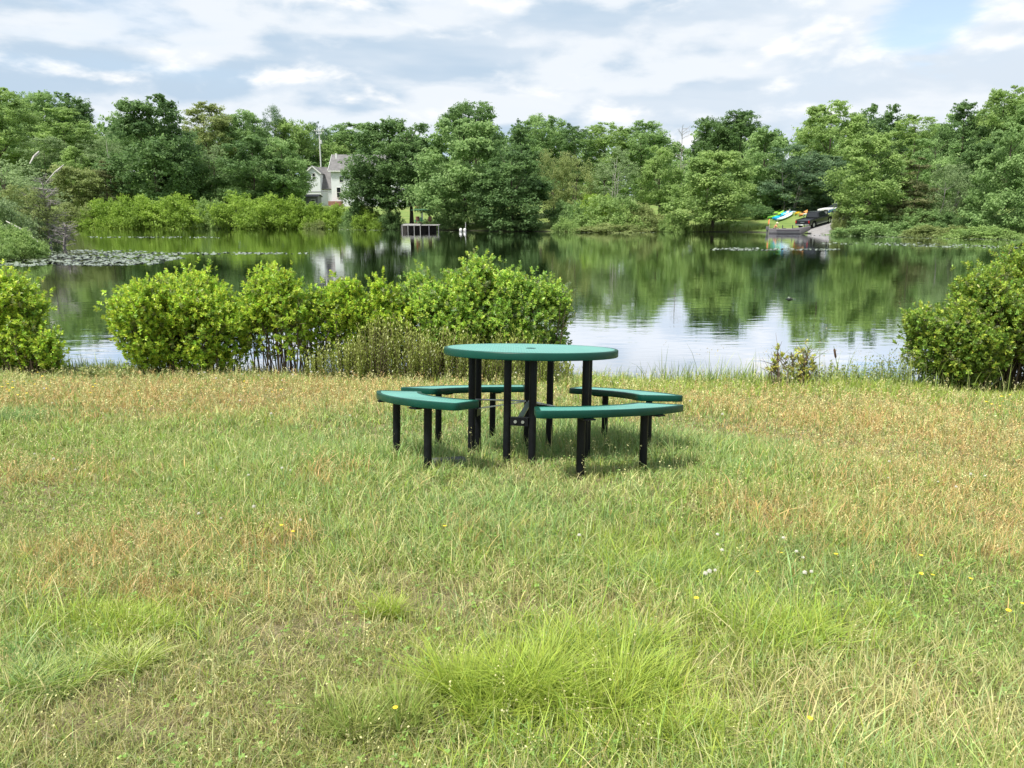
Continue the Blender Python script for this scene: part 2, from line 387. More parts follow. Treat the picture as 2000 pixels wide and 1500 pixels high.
def gen_crown(seed, prof, aspect, limbs, subs, per, leaf, limb_r=.3, flat=.6, fill=.45, gap=.0):
    """crown in units of its radius; height = aspect; base at z 0. Limbs carry sprays, sprays carry leaf clumps"""
    r = np.random.default_rng(seed)
    z = r.uniform(.03, .93, limbs * 3); w = prof(z) + .15
    z = r.choice(z, limbs, replace=False, p=w / w.sum())
    a = np.arange(limbs) * 2.39996 + r.normal(0, .5, limbs)
    swell = 1 + .10 * np.sin(a * 3 + seed) * np.cos(z * 7 + seed) + r.normal(0, .07, limbs)
    rad = prof(z) * np.sqrt(r.uniform(fill, .8, limbs)) * swell
    inner = r.random(limbs) < .25; rad[inner] *= .45
    C = np.stack((np.cos(a) * rad, np.sin(a) * rad, z * aspect), 1)
    lr = limb_r * r.uniform(.65, 1.3, limbs) * (.5 + .5 * prof(z)); ltint = .5 + .17 * r.normal(size=limbs)
    m = limbs * subs; li = np.repeat(np.arange(limbs), subs)
    out = unit(C * np.array((1, 1, 0)) + np.array((1e-6, 0, 0)))
    d = unit(r.normal(size=(m, 3)) + np.array((0, 0, .2)) + .45 * out[li]); q = r.uniform(.25, 1, m) ** .5
    S = C[li] + d * (lr[li] * q)[:, None] * np.array((1, 1, flat))
    S[:, 2] -= .10 * lr[li] * q ** 2 * r.uniform(0, 1.5, m)
    sr = lr[li] * r.uniform(.26, .46, m); stint = ltint[li] + .10 * r.normal(size=m)
    ax = unit(d * np.array((1, 1, .4)) + np.array((0, 0, .35)) + r.normal(0, .25, (m, 3)))     # sprays point outwards and a little up
    n = m * per; si = np.repeat(np.arange(m), per)
    e = unit(r.normal(size=(n, 3))) * (r.uniform(.1, 1, n) ** .5)[:, None]
    along = (e * ax[si]).sum(1, keepdims=True); e = e + ax[si] * along * .7; e[:, 2] *= .62
    P = S[si] + e * sr[si][:, None]
    if gap: keep = r.random(n) > gap; P, e, si = P[keep], e[keep], si[keep]; n = len(P)
    nrm = unit(e * .5 + r.normal(0, .55, (n, 3)) + np.array((0, 0, .75)))
    V, F = leaf_quads(P, nrm, leaf * r.uniform(.55, 1.35, n), r.uniform(.4, .8, n), r)
    t = np.clip(stint[si] + r.normal(0, .12, n), 0, 1)
    cols = np.repeat(np.stack((t, t, t), 1), 4, 0)
    V[:, 2] = np.maximum(V[:, 2], -.02)
    return V, F, cols
def gen_trunk(seed, h=1.0, r0=.03, limbs=6, spread=.22, start=.35, lean=.03, top=.8):
    r = random.Random(seed); mb = MB(); pts = []; x = y = 0
    for i in range(7):
        t = i / 6; x += r.uniform(-lean, lean) * .5; y += r.uniform(-lean, lean) * .5; pts.append((x, y, t * top * h))
    rad = [r0 * (1.35 if i == 0 else 1) * (1 - .8 * i / 6) for i in range(7)]
    mb.tube(pts, rad, 7)
    for k in range(limbs):
        t = r.uniform(start, .9); i = int(t * 6); f = t * 6 - i; p = Vector(pts[i]).lerp(Vector(pts[min(6, i + 1)]), f)
        a = k * 2.4 + r.uniform(-.5, .5); L = spread * r.uniform(.6, 1.1)
        q = [p, p + Vector((math.cos(a) * L * .45, math.sin(a) * L * .45, L * .35)), p + Vector((math.cos(a) * L * .95, math.sin(a) * L * .95, L * .9))]
        rr = r0 * (1 - .75 * t) * .6; mb.tube(q, [rr, rr * .65, rr * .25], 5)
    return mb

CROWN = {}
def crown_mesh(kind, seed):
    k = (kind, seed)
    if k in CROWN: return CROWN[k]
    P = dict(maple=(prof_maple, 2.7, 70, 11, 32, .034, .34, .62, .42, 0), shore=(prof_low, 2.3, 85, 12, 32, .032, .32, .58, .45, 0), round=(prof_round, 2.0, 60, 11, 32, .036, .36, .65, .4, 0),
             birch=(prof_maple, 3.0, 56, 10, 26, .026, .3, .8, .3, .25), pine=(prof_cone, 3.2, 60, 9, 30, .030, .34, .25, .35, 0), tall=(prof_top, 3.4, 76, 11, 32, .033, .33, .85, .4, 0),
             shrub=(prof_dome, .95, 50, 9, 32, .034, .34, .7, .5, 0), hedge=(prof_dome, .8, 60, 11, 32, .026, .3, .7, .5, 0), wispy=(prof_round, 2.3, 60, 10, 26, .026, .34, .9, .3, .2))[kind]
    prof, asp, limbs, subs, per, leaf, lr, flat, fill, gap = P
    V, F, c = gen_crown(seed * 17 + hash_kind(kind), prof, asp, limbs, subs, per, leaf, lr, flat, fill, gap)
    V[:, 2] /= asp
    CROWN[k] = np_mesh(kind + '_crown', V, [F], LEAFM['mid'], cols=c); return CROWN[k]
def hash_kind(k): return sum(ord(c) for c in k)
LEAFM = dict(
    dark=tint_leaf('leaf_dark_maple', (0.108, 0.197, 0.071), (0.158, 0.270, 0.091), (0.231, 0.367, 0.122)),
    mid=tint_leaf('leaf_mid_green', (0.189, 0.310, 0.113), (0.278, 0.426, 0.151), (0.392, 0.553, 0.210)),
    light=tint_leaf('leaf_fresh_green', (0.220, 0.341, 0.107), (0.314, 0.454, 0.139), (0.429, 0.579, 0.190)),
    lime=tint_leaf('leaf_lime', (0.186, 0.299, 0.047), (0.293, 0.439, 0.064), (0.417, 0.580, 0.097)),
    olive=tint_leaf('leaf_olive', (0.218, 0.289, 0.096), (0.307, 0.377, 0.133), (0.410, 0.466, 0.179)),
    grey=tint_leaf('leaf_grey_green', (0.206, 0.294, 0.137), (0.292, 0.398, 0.179), (0.389, 0.512, 0.236)),
    brown=tint_leaf('leaf_brown_pine', (0.157, 0.186, 0.077), (0.222, 0.248, 0.106), (0.312, 0.322, 0.146)),
    rust=tint_leaf('leaf_rusty', (0.283, 0.301, 0.125), (0.410, 0.391, 0.166), (0.565, 0.452, 0.247)),
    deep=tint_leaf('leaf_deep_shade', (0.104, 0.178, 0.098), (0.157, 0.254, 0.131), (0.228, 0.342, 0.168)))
TRUNK = {}
def trunk_mesh(kind, seed, mat):
    k = (kind, seed, mat.name)
    if k not in TRUNK:
        mb = gen_trunk(seed, 1, dict(birch=.012, thin=.012, stout=.024).get(kind, .019), 7, .2, .3, .05 if kind == 'birch' else .03, .86)
        o = mb.build('trunk', mat, None, smooth=True); TRUNK[k] = o.data; bpy.data.objects.remove(o)
    return TRUNK[k]
def tree(name, label, px, top, w, Y, kind, leafm, low=None, seed=1, bark=None, tk='std', cat='tree', group=None, lean=0, stems=1):
    """px: centre in the photo, top: its top row, w: crown width in px, Y: metres away, low: row where the foliage starts"""
    x = Xat(px, Y); z0 = gz(x, Y) - .05; zt = Zat(top, Y); H = zt - z0; Rw = w / 2 / F_PX * Y * .92
    zl = z0 + H * .08 if low is None else max(z0, Zat(low, Y))
    e = empty(name, (x, Y, z0), rng.uniform(0, 6.28), label, cat, group)
    cme = crown_mesh(kind, seed); c = link('crown', cme, e, (0, 0, zl - z0)); c.scale = (Rw, Rw, (zt - zl))
    c.material_slots[0].link = 'OBJECT'; c.material_slots[0].material = LEAFM[leafm]
    for s in range(stems):
        t = link('trunk', trunk_mesh(tk, seed % 3 + s, bark or M_BARK), e, (s * .5 * math.cos(s * 2.2), s * .5 * math.sin(s * 2.2), -.1)); t.scale = (H * (.8 + .1 * s), H * .8, H * (1 - .06 * s))
        t.rotation_euler = (R(lean) * (1 if s % 2 else -1), R(lean) * (.6 if s % 2 else .2), s * 2.1)
    return e

# ------------------------------------------------------------------ far trees (px, top row, width px, distance, crown kind, leaf colour, foliage bottom row)
TREES = [
 # name, label, px, top, w, Y, kind, leaf, low, seed, options
 ('willow', 'tall pale yellow-green willow at the far left, highest tree over the left bank', 18, 166, 150, 92, 'tall', 'light', 330, 1, {}),
 ('leaning_tree', 'grey-green bushy tree leaning over the water from the left bank', -15, 300, 230, 58, 'wispy', 'grey', 440, 2, {'tk': 'thin', 'stems': 2, 'lean': 14}),
 ('leaning_tree', 'thin olive tree crown just above the fallen log on the left bank', 55, 360, 120, 55, 'wispy', 'olive', 470, 5, {'tk': 'thin', 'stems': 2, 'lean': 10}),
 ('tree', 'small round green tree top right behind the pale willow', 104, 176, 76, 170, 'round', 'mid', 260, 1, {}),
 ('tree', 'dark rounded tree top between the willow and the yellow-green maple', 162, 178, 84, 178, 'round', 'dark', 270, 2, {}),
 ('maple_tree', 'yellow-green maple in front of the dark rounded tree top', 140, 208, 120, 158, 'maple', 'lime', 310, 3, {'dim': 'light'}),
 ('tree', 'bluish green slim tree below the yellow-green maple', 100, 262, 110, 150, 'tall', 'grey', 380, 4, {}),
 ('sapling', 'bright fresh green young tree below the yellow-green maple', 158, 285, 74, 145, 'maple', 'light', 395, 5, {}),
 ('birch_tree', 'grey-green birch with hazy crown left of the big dark maple', 222, 245, 110, 156, 'birch', 'grey', 350, 1, {'bark': 'birch', 'tk': 'birch'}),
 ('pine_tree', 'brownish pine with flat tiers left of the big dark maple', 218, 302, 84, 142, 'pine', 'brown', 402, 1, {}),
 ('pine_tree', 'low spreading pine above the left end of the bright hedge', 150, 325, 110, 140, 'round', 'olive', 412, 7, {}),
 ('maple_tree', 'big dark green maple standing highest behind the left hedge', 316, 176, 178, 146, 'shore', 'dark', 396, 1, {'tk': 'stout'}),
 ('maple_tree', 'dark green lower maple joined to the right side of the big dark maple', 368, 262, 100, 150, 'maple', 'dark', 398, 2, {}),
 ('tree', 'deep green tree top peeping out left of the big dark maple', 262, 222, 70, 172, 'round', 'mid', 320, 3, {}),
 ('tree', 'olive tree with rusty tips right of the big dark maple', 420, 196, 100, 168, 'tall', 'rust', 330, 2, {'dim': 'olive'}),
 ('tree', 'mid green tree top left of the tree with a dark crooked tip', 486, 216, 90, 174, 'round', 'mid', 320, 4, {}),
 ('pine_tree', 'dark tree with a crooked tip poking above the wood left of the pole', 546, 205, 46, 176, 'wispy', 'deep', 300, 3, {}),
 ('tree', 'grey-green tree between the big dark maple and the house-side maples', 425, 275, 90, 155, 'birch', 'grey', 400, 2, {}),
 ('tree', 'fresh green tree top left of the white pole', 575, 232, 90, 178, 'round', 'light', 330, 5, {}),
 ('maple_tree', 'dark green maple left of the white house, farther from its wall', 500, 262, 140, 150, 'maple', 'mid', 398, 3, {'dim': 'dark'}),
 ('maple_tree', 'green maple touching the left wall of the white house', 560, 258, 100, 152, 'maple', 'mid', 398, 4, {}),
 ('pine_tree', 'dark pine crown directly behind the white pole', 630, 238, 60, 185, 'wispy', 'deep', 330, 4, {}),
 ('tree', 'green tree top above the grey roof of the white house', 690, 236, 110, 190, 'tall', 'mid', 345, 3, {}),
 ('tree', 'low green tree close behind the ridge of the grey roof', 660, 268, 80, 184, 'round', 'light', 360, 6, {}),
 ('maple_tree', 'broad shore maple with leaning trunk hiding the right half of the house', 760, 228, 158, 124, 'maple', 'dark', 412, 5, {'tk': 'stout', 'lean': 4}),
 ('maple_tree', 'low leafy maple limb hanging over the bank left of the leaning trunk', 711, 320, 80, 122, 'round', 'dark', 424, 8, {'tk': 'thin', 'lean': 10}),
 ('maple_tree', 'shore maple with straight bare trunk directly behind the dock', 806, 232, 120, 123, 'maple', 'dark', 398, 6, {'tk': 'stout'}),
 ('tree', 'rounded dark tree top behind the great pale maple in the middle', 928, 198, 110, 150, 'round', 'dark', 300, 7, {}),
 ('maple_tree', 'great pale green maple right of the dock, broadest tree on the far shore', 908, 216, 190, 114, 'shore', 'mid', 446, 1, {'tk': 'stout'}),
 ('maple_tree', 'dark green maple hanging low over the water right of the great maple', 1002, 292, 168, 108, 'shore', 'dark', 449, 2, {'tk': 'stout'}),
 ('maple_tree', 'mid height dark maple rising between the great maple and the airy birches', 1018, 240, 110, 122, 'maple', 'mid', 400, 7, {'dim': 'dark'}),
 ('spruce_tree', 'thin dark spruce spike poking above the middle of the wood', 1011, 226, 26, 160, 'pine', 'deep', 300, 3, {}),
 ('tree', 'green tree top right of the thin spruce spike', 1058, 224, 90, 150, 'round', 'mid', 320, 8, {}),
 ('spruce_tree', 'short dark spruce tip above the centre-right treetops', 1110, 226, 34, 155, 'pine', 'deep', 320, 4, {}),
 ('tree', 'blue-green tree under the short dark spruce tip', 1118, 244, 90, 146, 'tall', 'dark', 360, 4, {}),
 ('tree', 'feathery light green tree top right of the short spruce tip', 1180, 236, 100, 150, 'tall', 'light', 350, 5, {}),
 ('tree', 'feathery tree top highest between the birches and the dead grey tree', 1252, 232, 100, 150, 'tall', 'mid', 350, 6, {}),
 ('birch_tree', 'airy grey birch with two white trunks above the shrub mound', 1200, 282, 100, 114, 'birch', 'grey', 410, 3, {'bark': 'birch', 'tk': 'birch', 'stems': 3, 'lean': 5}),
 ('tree', 'brownish olive bushy tree left of the airy grey birch', 1122, 302, 90, 116, 'wispy', 'olive', 420, 6, {}),
 ('tree', 'olive small tree right beside the dark low maple over the water', 1082, 292, 80, 118, 'wispy', 'olive', 430, 7, {}),
 ('tree', 'yellow-green tree right of the airy grey birch', 1288, 274, 86, 116, 'maple', 'light', 418, 8, {}),
 ('maple_tree', 'bright rounded maple standing alone at the water left of the kayaks', 1392, 284, 168, 104, 'shore', 'light', 450, 3, {'tk': 'stout'}),
 ('tree', 'dark tree top left of the tallest bluish top', 1380, 228, 80, 142, 'round', 'dark', 320, 9, {}),
 ('tree', 'tallest bluish green top behind the bright rounded maple', 1434, 210, 100, 140, 'tall', 'dark', 340, 7, {}),
 ('tree', 'green tree between the bluish top and the shaded grove by the kayaks', 1482, 248, 110, 124, 'maple', 'mid', 410, 9, {}),
 ('tree', 'shaded grey-green tree with bare leaning stems above the green kayaks', 1545, 272, 130, 118, 'maple', 'deep', 400, 10, {'tk': 'thin', 'stems': 3, 'lean': 12, 'bark': 'grey'}),
 ('tree', 'shaded tree behind the black pickup truck', 1608, 300, 120, 122, 'maple', 'deep', 408, 11, {'tk': 'thin', 'stems': 2, 'lean': 8}),
 ('tree', 'tall bright green tree above the truck, left of two domed tops', 1606, 188, 132, 128, 'maple', 'light', 345, 12, {}),
 ('tree', 'dark domed tree top right of the tall bright green tree', 1694, 200, 116, 132, 'round', 'dark', 340, 10, {}),
 ('maple_tree', 'layered green maple with dark trunk standing by the water right of the truck', 1690, 258, 140, 90, 'maple', 'light', 432, 13, {'tk': 'stout'}),
 ('tree', 'fresh green tree top behind the layered maple by the water', 1772, 218, 90, 118, 'tall', 'light', 340, 8, {}),
 ('pine_tree', 'brownish tiered pine right of the layered maple by the water', 1782, 300, 116, 88, 'pine', 'brown', 436, 2, {}),
 ('tree', 'olive green tree behind the brownish tiered pine', 1812, 262, 110, 100, 'maple', 'mid', 400, 14, {}),
 ('tree', 'dark green tree top left of the highest tree at the right edge', 1862, 196, 110, 112, 'maple', 'dark', 350, 15, {}),
 ('tree', 'highest yellow-green tree near the right edge of the wood', 1940, 164, 120, 108, 'tall', 'light', 350, 9, {}),
 ('tree', 'big tree at the very right edge behind the highest one', 2020, 158, 150, 104, 'maple', 'mid', 350, 16, {}),
 ('tree', 'grey tree with bare leaning stems between the brown pine and the right-hand maple', 1848, 318, 90, 86, 'wispy', 'grey', 430, 8, {'tk': 'thin', 'stems': 3, 'lean': 16, 'bark': 'grey'}),
 ('maple_tree', 'large maple reaching down to the water at the right edge', 1958, 238, 150, 80, 'shore', 'mid', 455, 4, {'tk': 'stout'}),
 ('maple_tree', 'green maple left of the one that reaches the water at the right edge', 1902, 270, 110, 88, 'maple', 'mid', 430, 17, {'dim': 'dark'}),
]
BK = {'birch': M_BIRCH, 'grey': M_GREYBARK}
for (nm, lb, px, top, w, Y, kind, lf, low, sd_, op) in TREES:
    tree(nm, lb, px, top, w, Y, kind, op.get('dim', lf), low, sd_ % 4 + 1, BK.get(op.get('bark'), M_BARK), op.get('tk', 'std'), 'tree', None, op.get('lean', 2), op.get('stems', 1))

# bare dead trees and fallen logs
def dead_tree(name, label, px, base, top, Y, spread, seed, mat, lean=(0, 0), n=26):
    r = random.Random(seed); x = Xat(px, Y); z0 = max(gz(x, Y), 0) if base is None else Zat(base, Y); H = Zat(top, Y) - z0
    e = empty(name, (x, Y, z0), 0, label, 'tree'); mb = MB()
    p0 = Vector((0, 0, -.2)); p1 = Vector((lean[0] * .5, lean[1] * .5, H * .5)); p2 = Vector((lean[0], lean[1], H))
    mb.tube([p0, p0.lerp(p1, .5), p1, p1.lerp(p2, .5), p2], [.11, .09, .07, .05, .02], 6); mb.build('trunk', mat, e, True)
    tw = MB()
    for k in range(n):
        t = r.uniform(.15, 1); q = p0.lerp(p2, t); a = r.uniform(0, 6.28); L = spread * (1.1 - t * .6) * r.uniform(.5, 1)
        d = Vector((math.cos(a), math.sin(a), r.uniform(-.1, .9))).normalized()
        m1 = q + d * L * .5; m2 = q + d * L + Vector((0, 0, r.uniform(-.2, .1) * L)); tw.tube([q, m1, m2], [.04, .025, .01], 4, False)
        for j in range(6):
            s = q.lerp(m2, r.uniform(.3, 1)); dd = (d + Vector((r.uniform(-1, 1), r.uniform(-1, 1), r.uniform(-.6, .9)))).normalized()
            tw.tube([s, s + dd * L * r.uniform(.2, .5)], [.016, .006], 3, False)
    tw.build('branches', mat, e); return e
dead_tree('dead_tree', 'leafless grey tree top above the middle-right treetops', 1325, 380, 244, 140, 3.4, 3, M_GREYBARK)
dead_tree('dead_tree', 'leafless grey bush tangled over the water at the left bank', 92, 478, 352, 56, 2.0, 5, M_GREYBARK, (.6, -1), 60)
dead_tree('dead_tree', 'small bare brush drooping into the water by the left lily pads', 118, 484, 440, 54, 1.3, 8, M_GREYBARK, (.5, -.3), 40)
def log(label, a, b, r0, mat=M_GREYBARK):
    A, B = Vector(at(*a)), Vector(at(*b)); mb = MB()
    mid = A.lerp(B, .5) + Vector((0, 0, .12)); mb.tube([A, A.lerp(mid, .5), mid, mid.lerp(B, .55), B], [r0 * .5, r0 * .8, r0, r0 * .95, r0 * .8], 7)
    q = A.lerp(B, .55); mb.tube([q, q + Vector((.5, -.1, .25))], [r0 * .4, r0 * .1], 5)
    tag(mb.build('fallen_log', mat, None, True), label, 'log')
log('bleached fallen log sloping into the water behind the green mound on the left', (12, 432, 44), (76, 474, 44), .06, M_BIRCH)
log('short pale broken limb standing out of the left wood, upper of two', (58, 320, 60), (76, 296, 61), .07, M_BIRCH)
log('pale bare limb slanting up from the left wood, lower of two', (90, 356, 70), (125, 322, 71), .06, M_BIRCH)

# woodland that reads as one mass behind the single trees
PROFILE = [(-200, 190), (0, 168), (60, 172), (110, 182), (165, 184), (215, 222), (245, 236), (300, 215), (395, 240), (420, 210), (490, 222), (545, 225), (600, 248), (690, 243), (760, 240),
           (860, 244), (920, 215), (990, 252), (1040, 234), (1090, 234), (1160, 246), (1250, 240), (1325, 262), (1400, 226), (1440, 222), (1500, 244), (1550, 232), (1600, 205), (1660, 215),
           (1745, 236), (1800, 238), (1850, 208), (1900, 196), (1940, 176), (2000, 166), (2200, 170)]
def woodland():
    r = np.random.default_rng(5); pf = np.array(PROFILE); Vs = []; Cs = []; n = 0
    src = [gen_crown(60 + k, p, a, 44, 9, 13, .062, .36, .7, .45, 0) for k, (p, a) in enumerate(((prof_maple, 2.7), (prof_round, 2.2), (prof_top, 3.2)))]
    for row, (dy, dr) in enumerate(((0, 14), (14, 6), (-14, 60))):
        for px in np.arange(-160, 2180, 62):
            p = px + r.uniform(-20, 20); u = p / 2000
            Y = (188 if p < 1250 else 188 - (p - 1250) / 800 * 62) + dy + r.uniform(-4, 4)
            top = np.interp(p, pf[:, 0], pf[:, 1]) + dr + r.uniform(-4, 12)
            x = Xat(p, Y); z0 = gz(x, Y); H = max(Zat(top, Y) - z0, 3); V, F, c = src[r.integers(3)]
            V = V.copy(); V[:, 2] /= V[:, 2].max(); Rw = r.uniform(4.2, 6.0); a = r.uniform(0, 6.28)
            X = V[:, 0] * math.cos(a) - V[:, 1] * math.sin(a); Y2 = V[:, 0] * math.sin(a) + V[:, 1] * math.cos(a)
            Vs.append(np.stack((X * Rw + x, Y2 * Rw + Y, V[:, 2] * H + z0), 1)); Cs.append(np.clip(c + r.normal(0, .22), 0, 1)); n += len(V)
    F = np.arange(n).reshape(-1, 4)
    me = np_mesh('woodland', np.concatenate(Vs), [F], LEAFM['mid'], cols=np.concatenate(Cs))
    tag(link('woodland', me), 'dense mixed green wood closing the far side of the lake', 'wood', kind='stuff')
woodland()

def far_shrub(name, label, px, top, w, Y, leafm, kind='hedge', seed=1, deep=1.0, base=None):
    x = Xat(px, Y); z0 = gz(x, Y) - .15 if base is None else base; H = Zat(top, Y) - z0; Rw = w / 2 / F_PX * Y * .9
    o = link(name, crown_mesh(kind, seed), None, (x, Y, z0)); o.scale = (Rw, Rw * deep, H); o.rotation_euler = (0, 0, 0 if deep != 1 else seed * 1.7)
    o.material_slots[0].link = 'OBJECT'; o.material_slots[0].material = LEAFM[leafm]
    return tag(o, label, 'shrub')
SH = [
 ('pale grass-green shrub at the left end of the bright shore hedge', 150, 402, 100, 128, 'olive'),
 ('bright shrub in the shore hedge below the brownish pine', 212, 392, 90, 128, 'lime'),
 ('bright shrub in the shore hedge below the left side of the big dark maple', 276, 386, 100, 128.5, 'lime'),
 ('tallest bright shrub in the shore hedge below the big dark maple', 350, 384, 110, 128.5, 'lime'),
 ('duller shrub in the shore hedge at the right foot of the big dark maple', 416, 392, 70, 128, 'light'),
 ('broad bright shrub in the shore hedge below the house-side maples', 478, 384, 110, 128.5, 'lime'),
 ('bright shrub in the shore hedge left of the grey shed', 548, 386, 100, 128.5, 'lime'),
 ('bright shrub at the right end of the hedge in front of the grey shed', 606, 398, 80, 129, 'lime'),
 ('low pale sedge shrub at the waterline in front of the grey shed', 618, 430, 60, 127.5, 'olive'),
 ('bright shrub in front of the house wall right of the hedge', 660, 402, 66, 128, 'lime'),
 ('dark shrub in the shade left of the leaning trunk', 694, 414, 60, 124, 'mid'),
 ('sunny yellow-green shrub at the water left of the leaning trunk', 722, 410, 60, 121, 'lime'),
 ('dark mounded shrub around the foot of the leaning trunk', 762, 412, 56, 120, 'dark'),
 ('broad mounded shrub on the shore right of the low dark maple', 1190, 386, 130, 106, 'light'),
 ('bright crown of shrub behind the broad shore mound', 1168, 384, 90, 110, 'lime'),
 ('right-hand shoulder of the shore mound with brownish leaves', 1252, 400, 90, 107, 'olive'),
 ('dark shrub between the low maple and the broad shore mound', 1112, 396, 76, 108, 'mid'),
 ('low pale shrub at the foot of the low dark maple', 1108, 428, 60, 103, 'light'),
 ('low sedge tussock bank in front of the broad shore mound', 1190, 438, 150, 102.4, 'olive'),
 ('low bright shrubs at the left foot of the bright rounded maple', 1318, 418, 60, 103, 'light'),
 ('dark green shrub behind the green kayaks', 1466, 400, 90, 113, 'dark'),
 ('low shaded shrub along the wood edge above the kayaks', 1550, 396, 110, 121, 'deep'),
 ('olive shrub between the truck and the layered maple', 1648, 402, 44, 90, 'olive'),
 ('wide low shrub on the bank under the layered maple', 1700, 432, 140, 87.5, 'mid'),
 ('yellow-green shrub in the sun right of the layered maple trunk', 1716, 412, 50, 93, 'lime'),
 ('broad green shrub under the brownish tiered pine', 1800, 408, 130, 86, 'mid'),
 ('dark shrub on the bank under the bare leaning stems', 1868, 418, 90, 84, 'dark'),
 ('pale grassy shrub bank at the right edge of the water', 1930, 444, 150, 77, 'light'),
 ('low grassy shrub bank below the broad green shrub', 1836, 442, 130, 80.5, 'olive'),
]
for i, (lb, px, top, w, Y, lf) in enumerate(SH):
    far_shrub('shrub', lb, px, top, w * (1.3 if lf == 'lime' else 1.1), Y + .6 * math.sin(i * 2.1), lf, 'hedge', i % 6 + 1)
far_shrub('shrub', 'rounded green mound of shrub on the point at the left edge', 10, 444, 128, 41, 'light', 'hedge', 6, 1.0)
far_shrub('shrub', 'lower green mound sloping to the water at the tip of the left point', 48, 468, 56, 42, 'light', 'hedge', 7, 1.0, 0.0)
far_shrub('shrub', 'grey-green brush on the bank behind the fallen log', 60, 425, 110, 58, 'grey', 'hedge', 3)
far_shrub('shrub', 'dull shaded brush low at the left edge behind the mound', -20, 390, 170, 52, 'grey', 'hedge', 2)

# ------------------------------------------------------------------ picnic table
def table_mats():
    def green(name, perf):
        c1, c2 = ((.095, .37, .31, 1), (.12, .42, .355, 1)) if perf else ((.0015, .046, .031, 1), (.0025, .062, .043, 1))  # same coating: sky sheen put into the paler top, shade into the darker rim
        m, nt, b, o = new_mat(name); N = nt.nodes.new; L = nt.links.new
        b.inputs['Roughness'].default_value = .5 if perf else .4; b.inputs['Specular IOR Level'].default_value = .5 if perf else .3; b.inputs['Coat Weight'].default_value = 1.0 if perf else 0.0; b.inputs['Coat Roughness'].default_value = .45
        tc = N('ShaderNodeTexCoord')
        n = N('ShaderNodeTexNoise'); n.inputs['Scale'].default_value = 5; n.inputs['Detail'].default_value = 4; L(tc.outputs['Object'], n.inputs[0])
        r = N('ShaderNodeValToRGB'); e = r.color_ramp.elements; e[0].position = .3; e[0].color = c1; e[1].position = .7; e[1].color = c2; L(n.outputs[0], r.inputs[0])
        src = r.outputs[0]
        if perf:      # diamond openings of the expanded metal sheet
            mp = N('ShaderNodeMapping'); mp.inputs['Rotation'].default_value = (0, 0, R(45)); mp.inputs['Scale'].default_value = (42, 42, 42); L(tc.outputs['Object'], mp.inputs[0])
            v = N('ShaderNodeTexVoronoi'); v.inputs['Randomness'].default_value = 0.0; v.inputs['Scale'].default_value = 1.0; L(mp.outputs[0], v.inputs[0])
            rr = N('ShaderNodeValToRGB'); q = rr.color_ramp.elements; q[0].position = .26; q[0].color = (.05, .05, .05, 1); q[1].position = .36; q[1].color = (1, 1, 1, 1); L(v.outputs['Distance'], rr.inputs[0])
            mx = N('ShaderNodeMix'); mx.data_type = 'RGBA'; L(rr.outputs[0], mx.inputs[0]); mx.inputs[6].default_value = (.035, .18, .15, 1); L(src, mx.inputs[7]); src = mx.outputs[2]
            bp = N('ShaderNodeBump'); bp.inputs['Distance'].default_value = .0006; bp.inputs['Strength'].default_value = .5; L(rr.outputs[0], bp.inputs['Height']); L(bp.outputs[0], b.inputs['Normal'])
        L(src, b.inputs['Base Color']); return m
    return green('green_coated_mesh_lit', True), green('green_coated_rim_shaded', False)
M_MESH, M_RIM = table_mats()
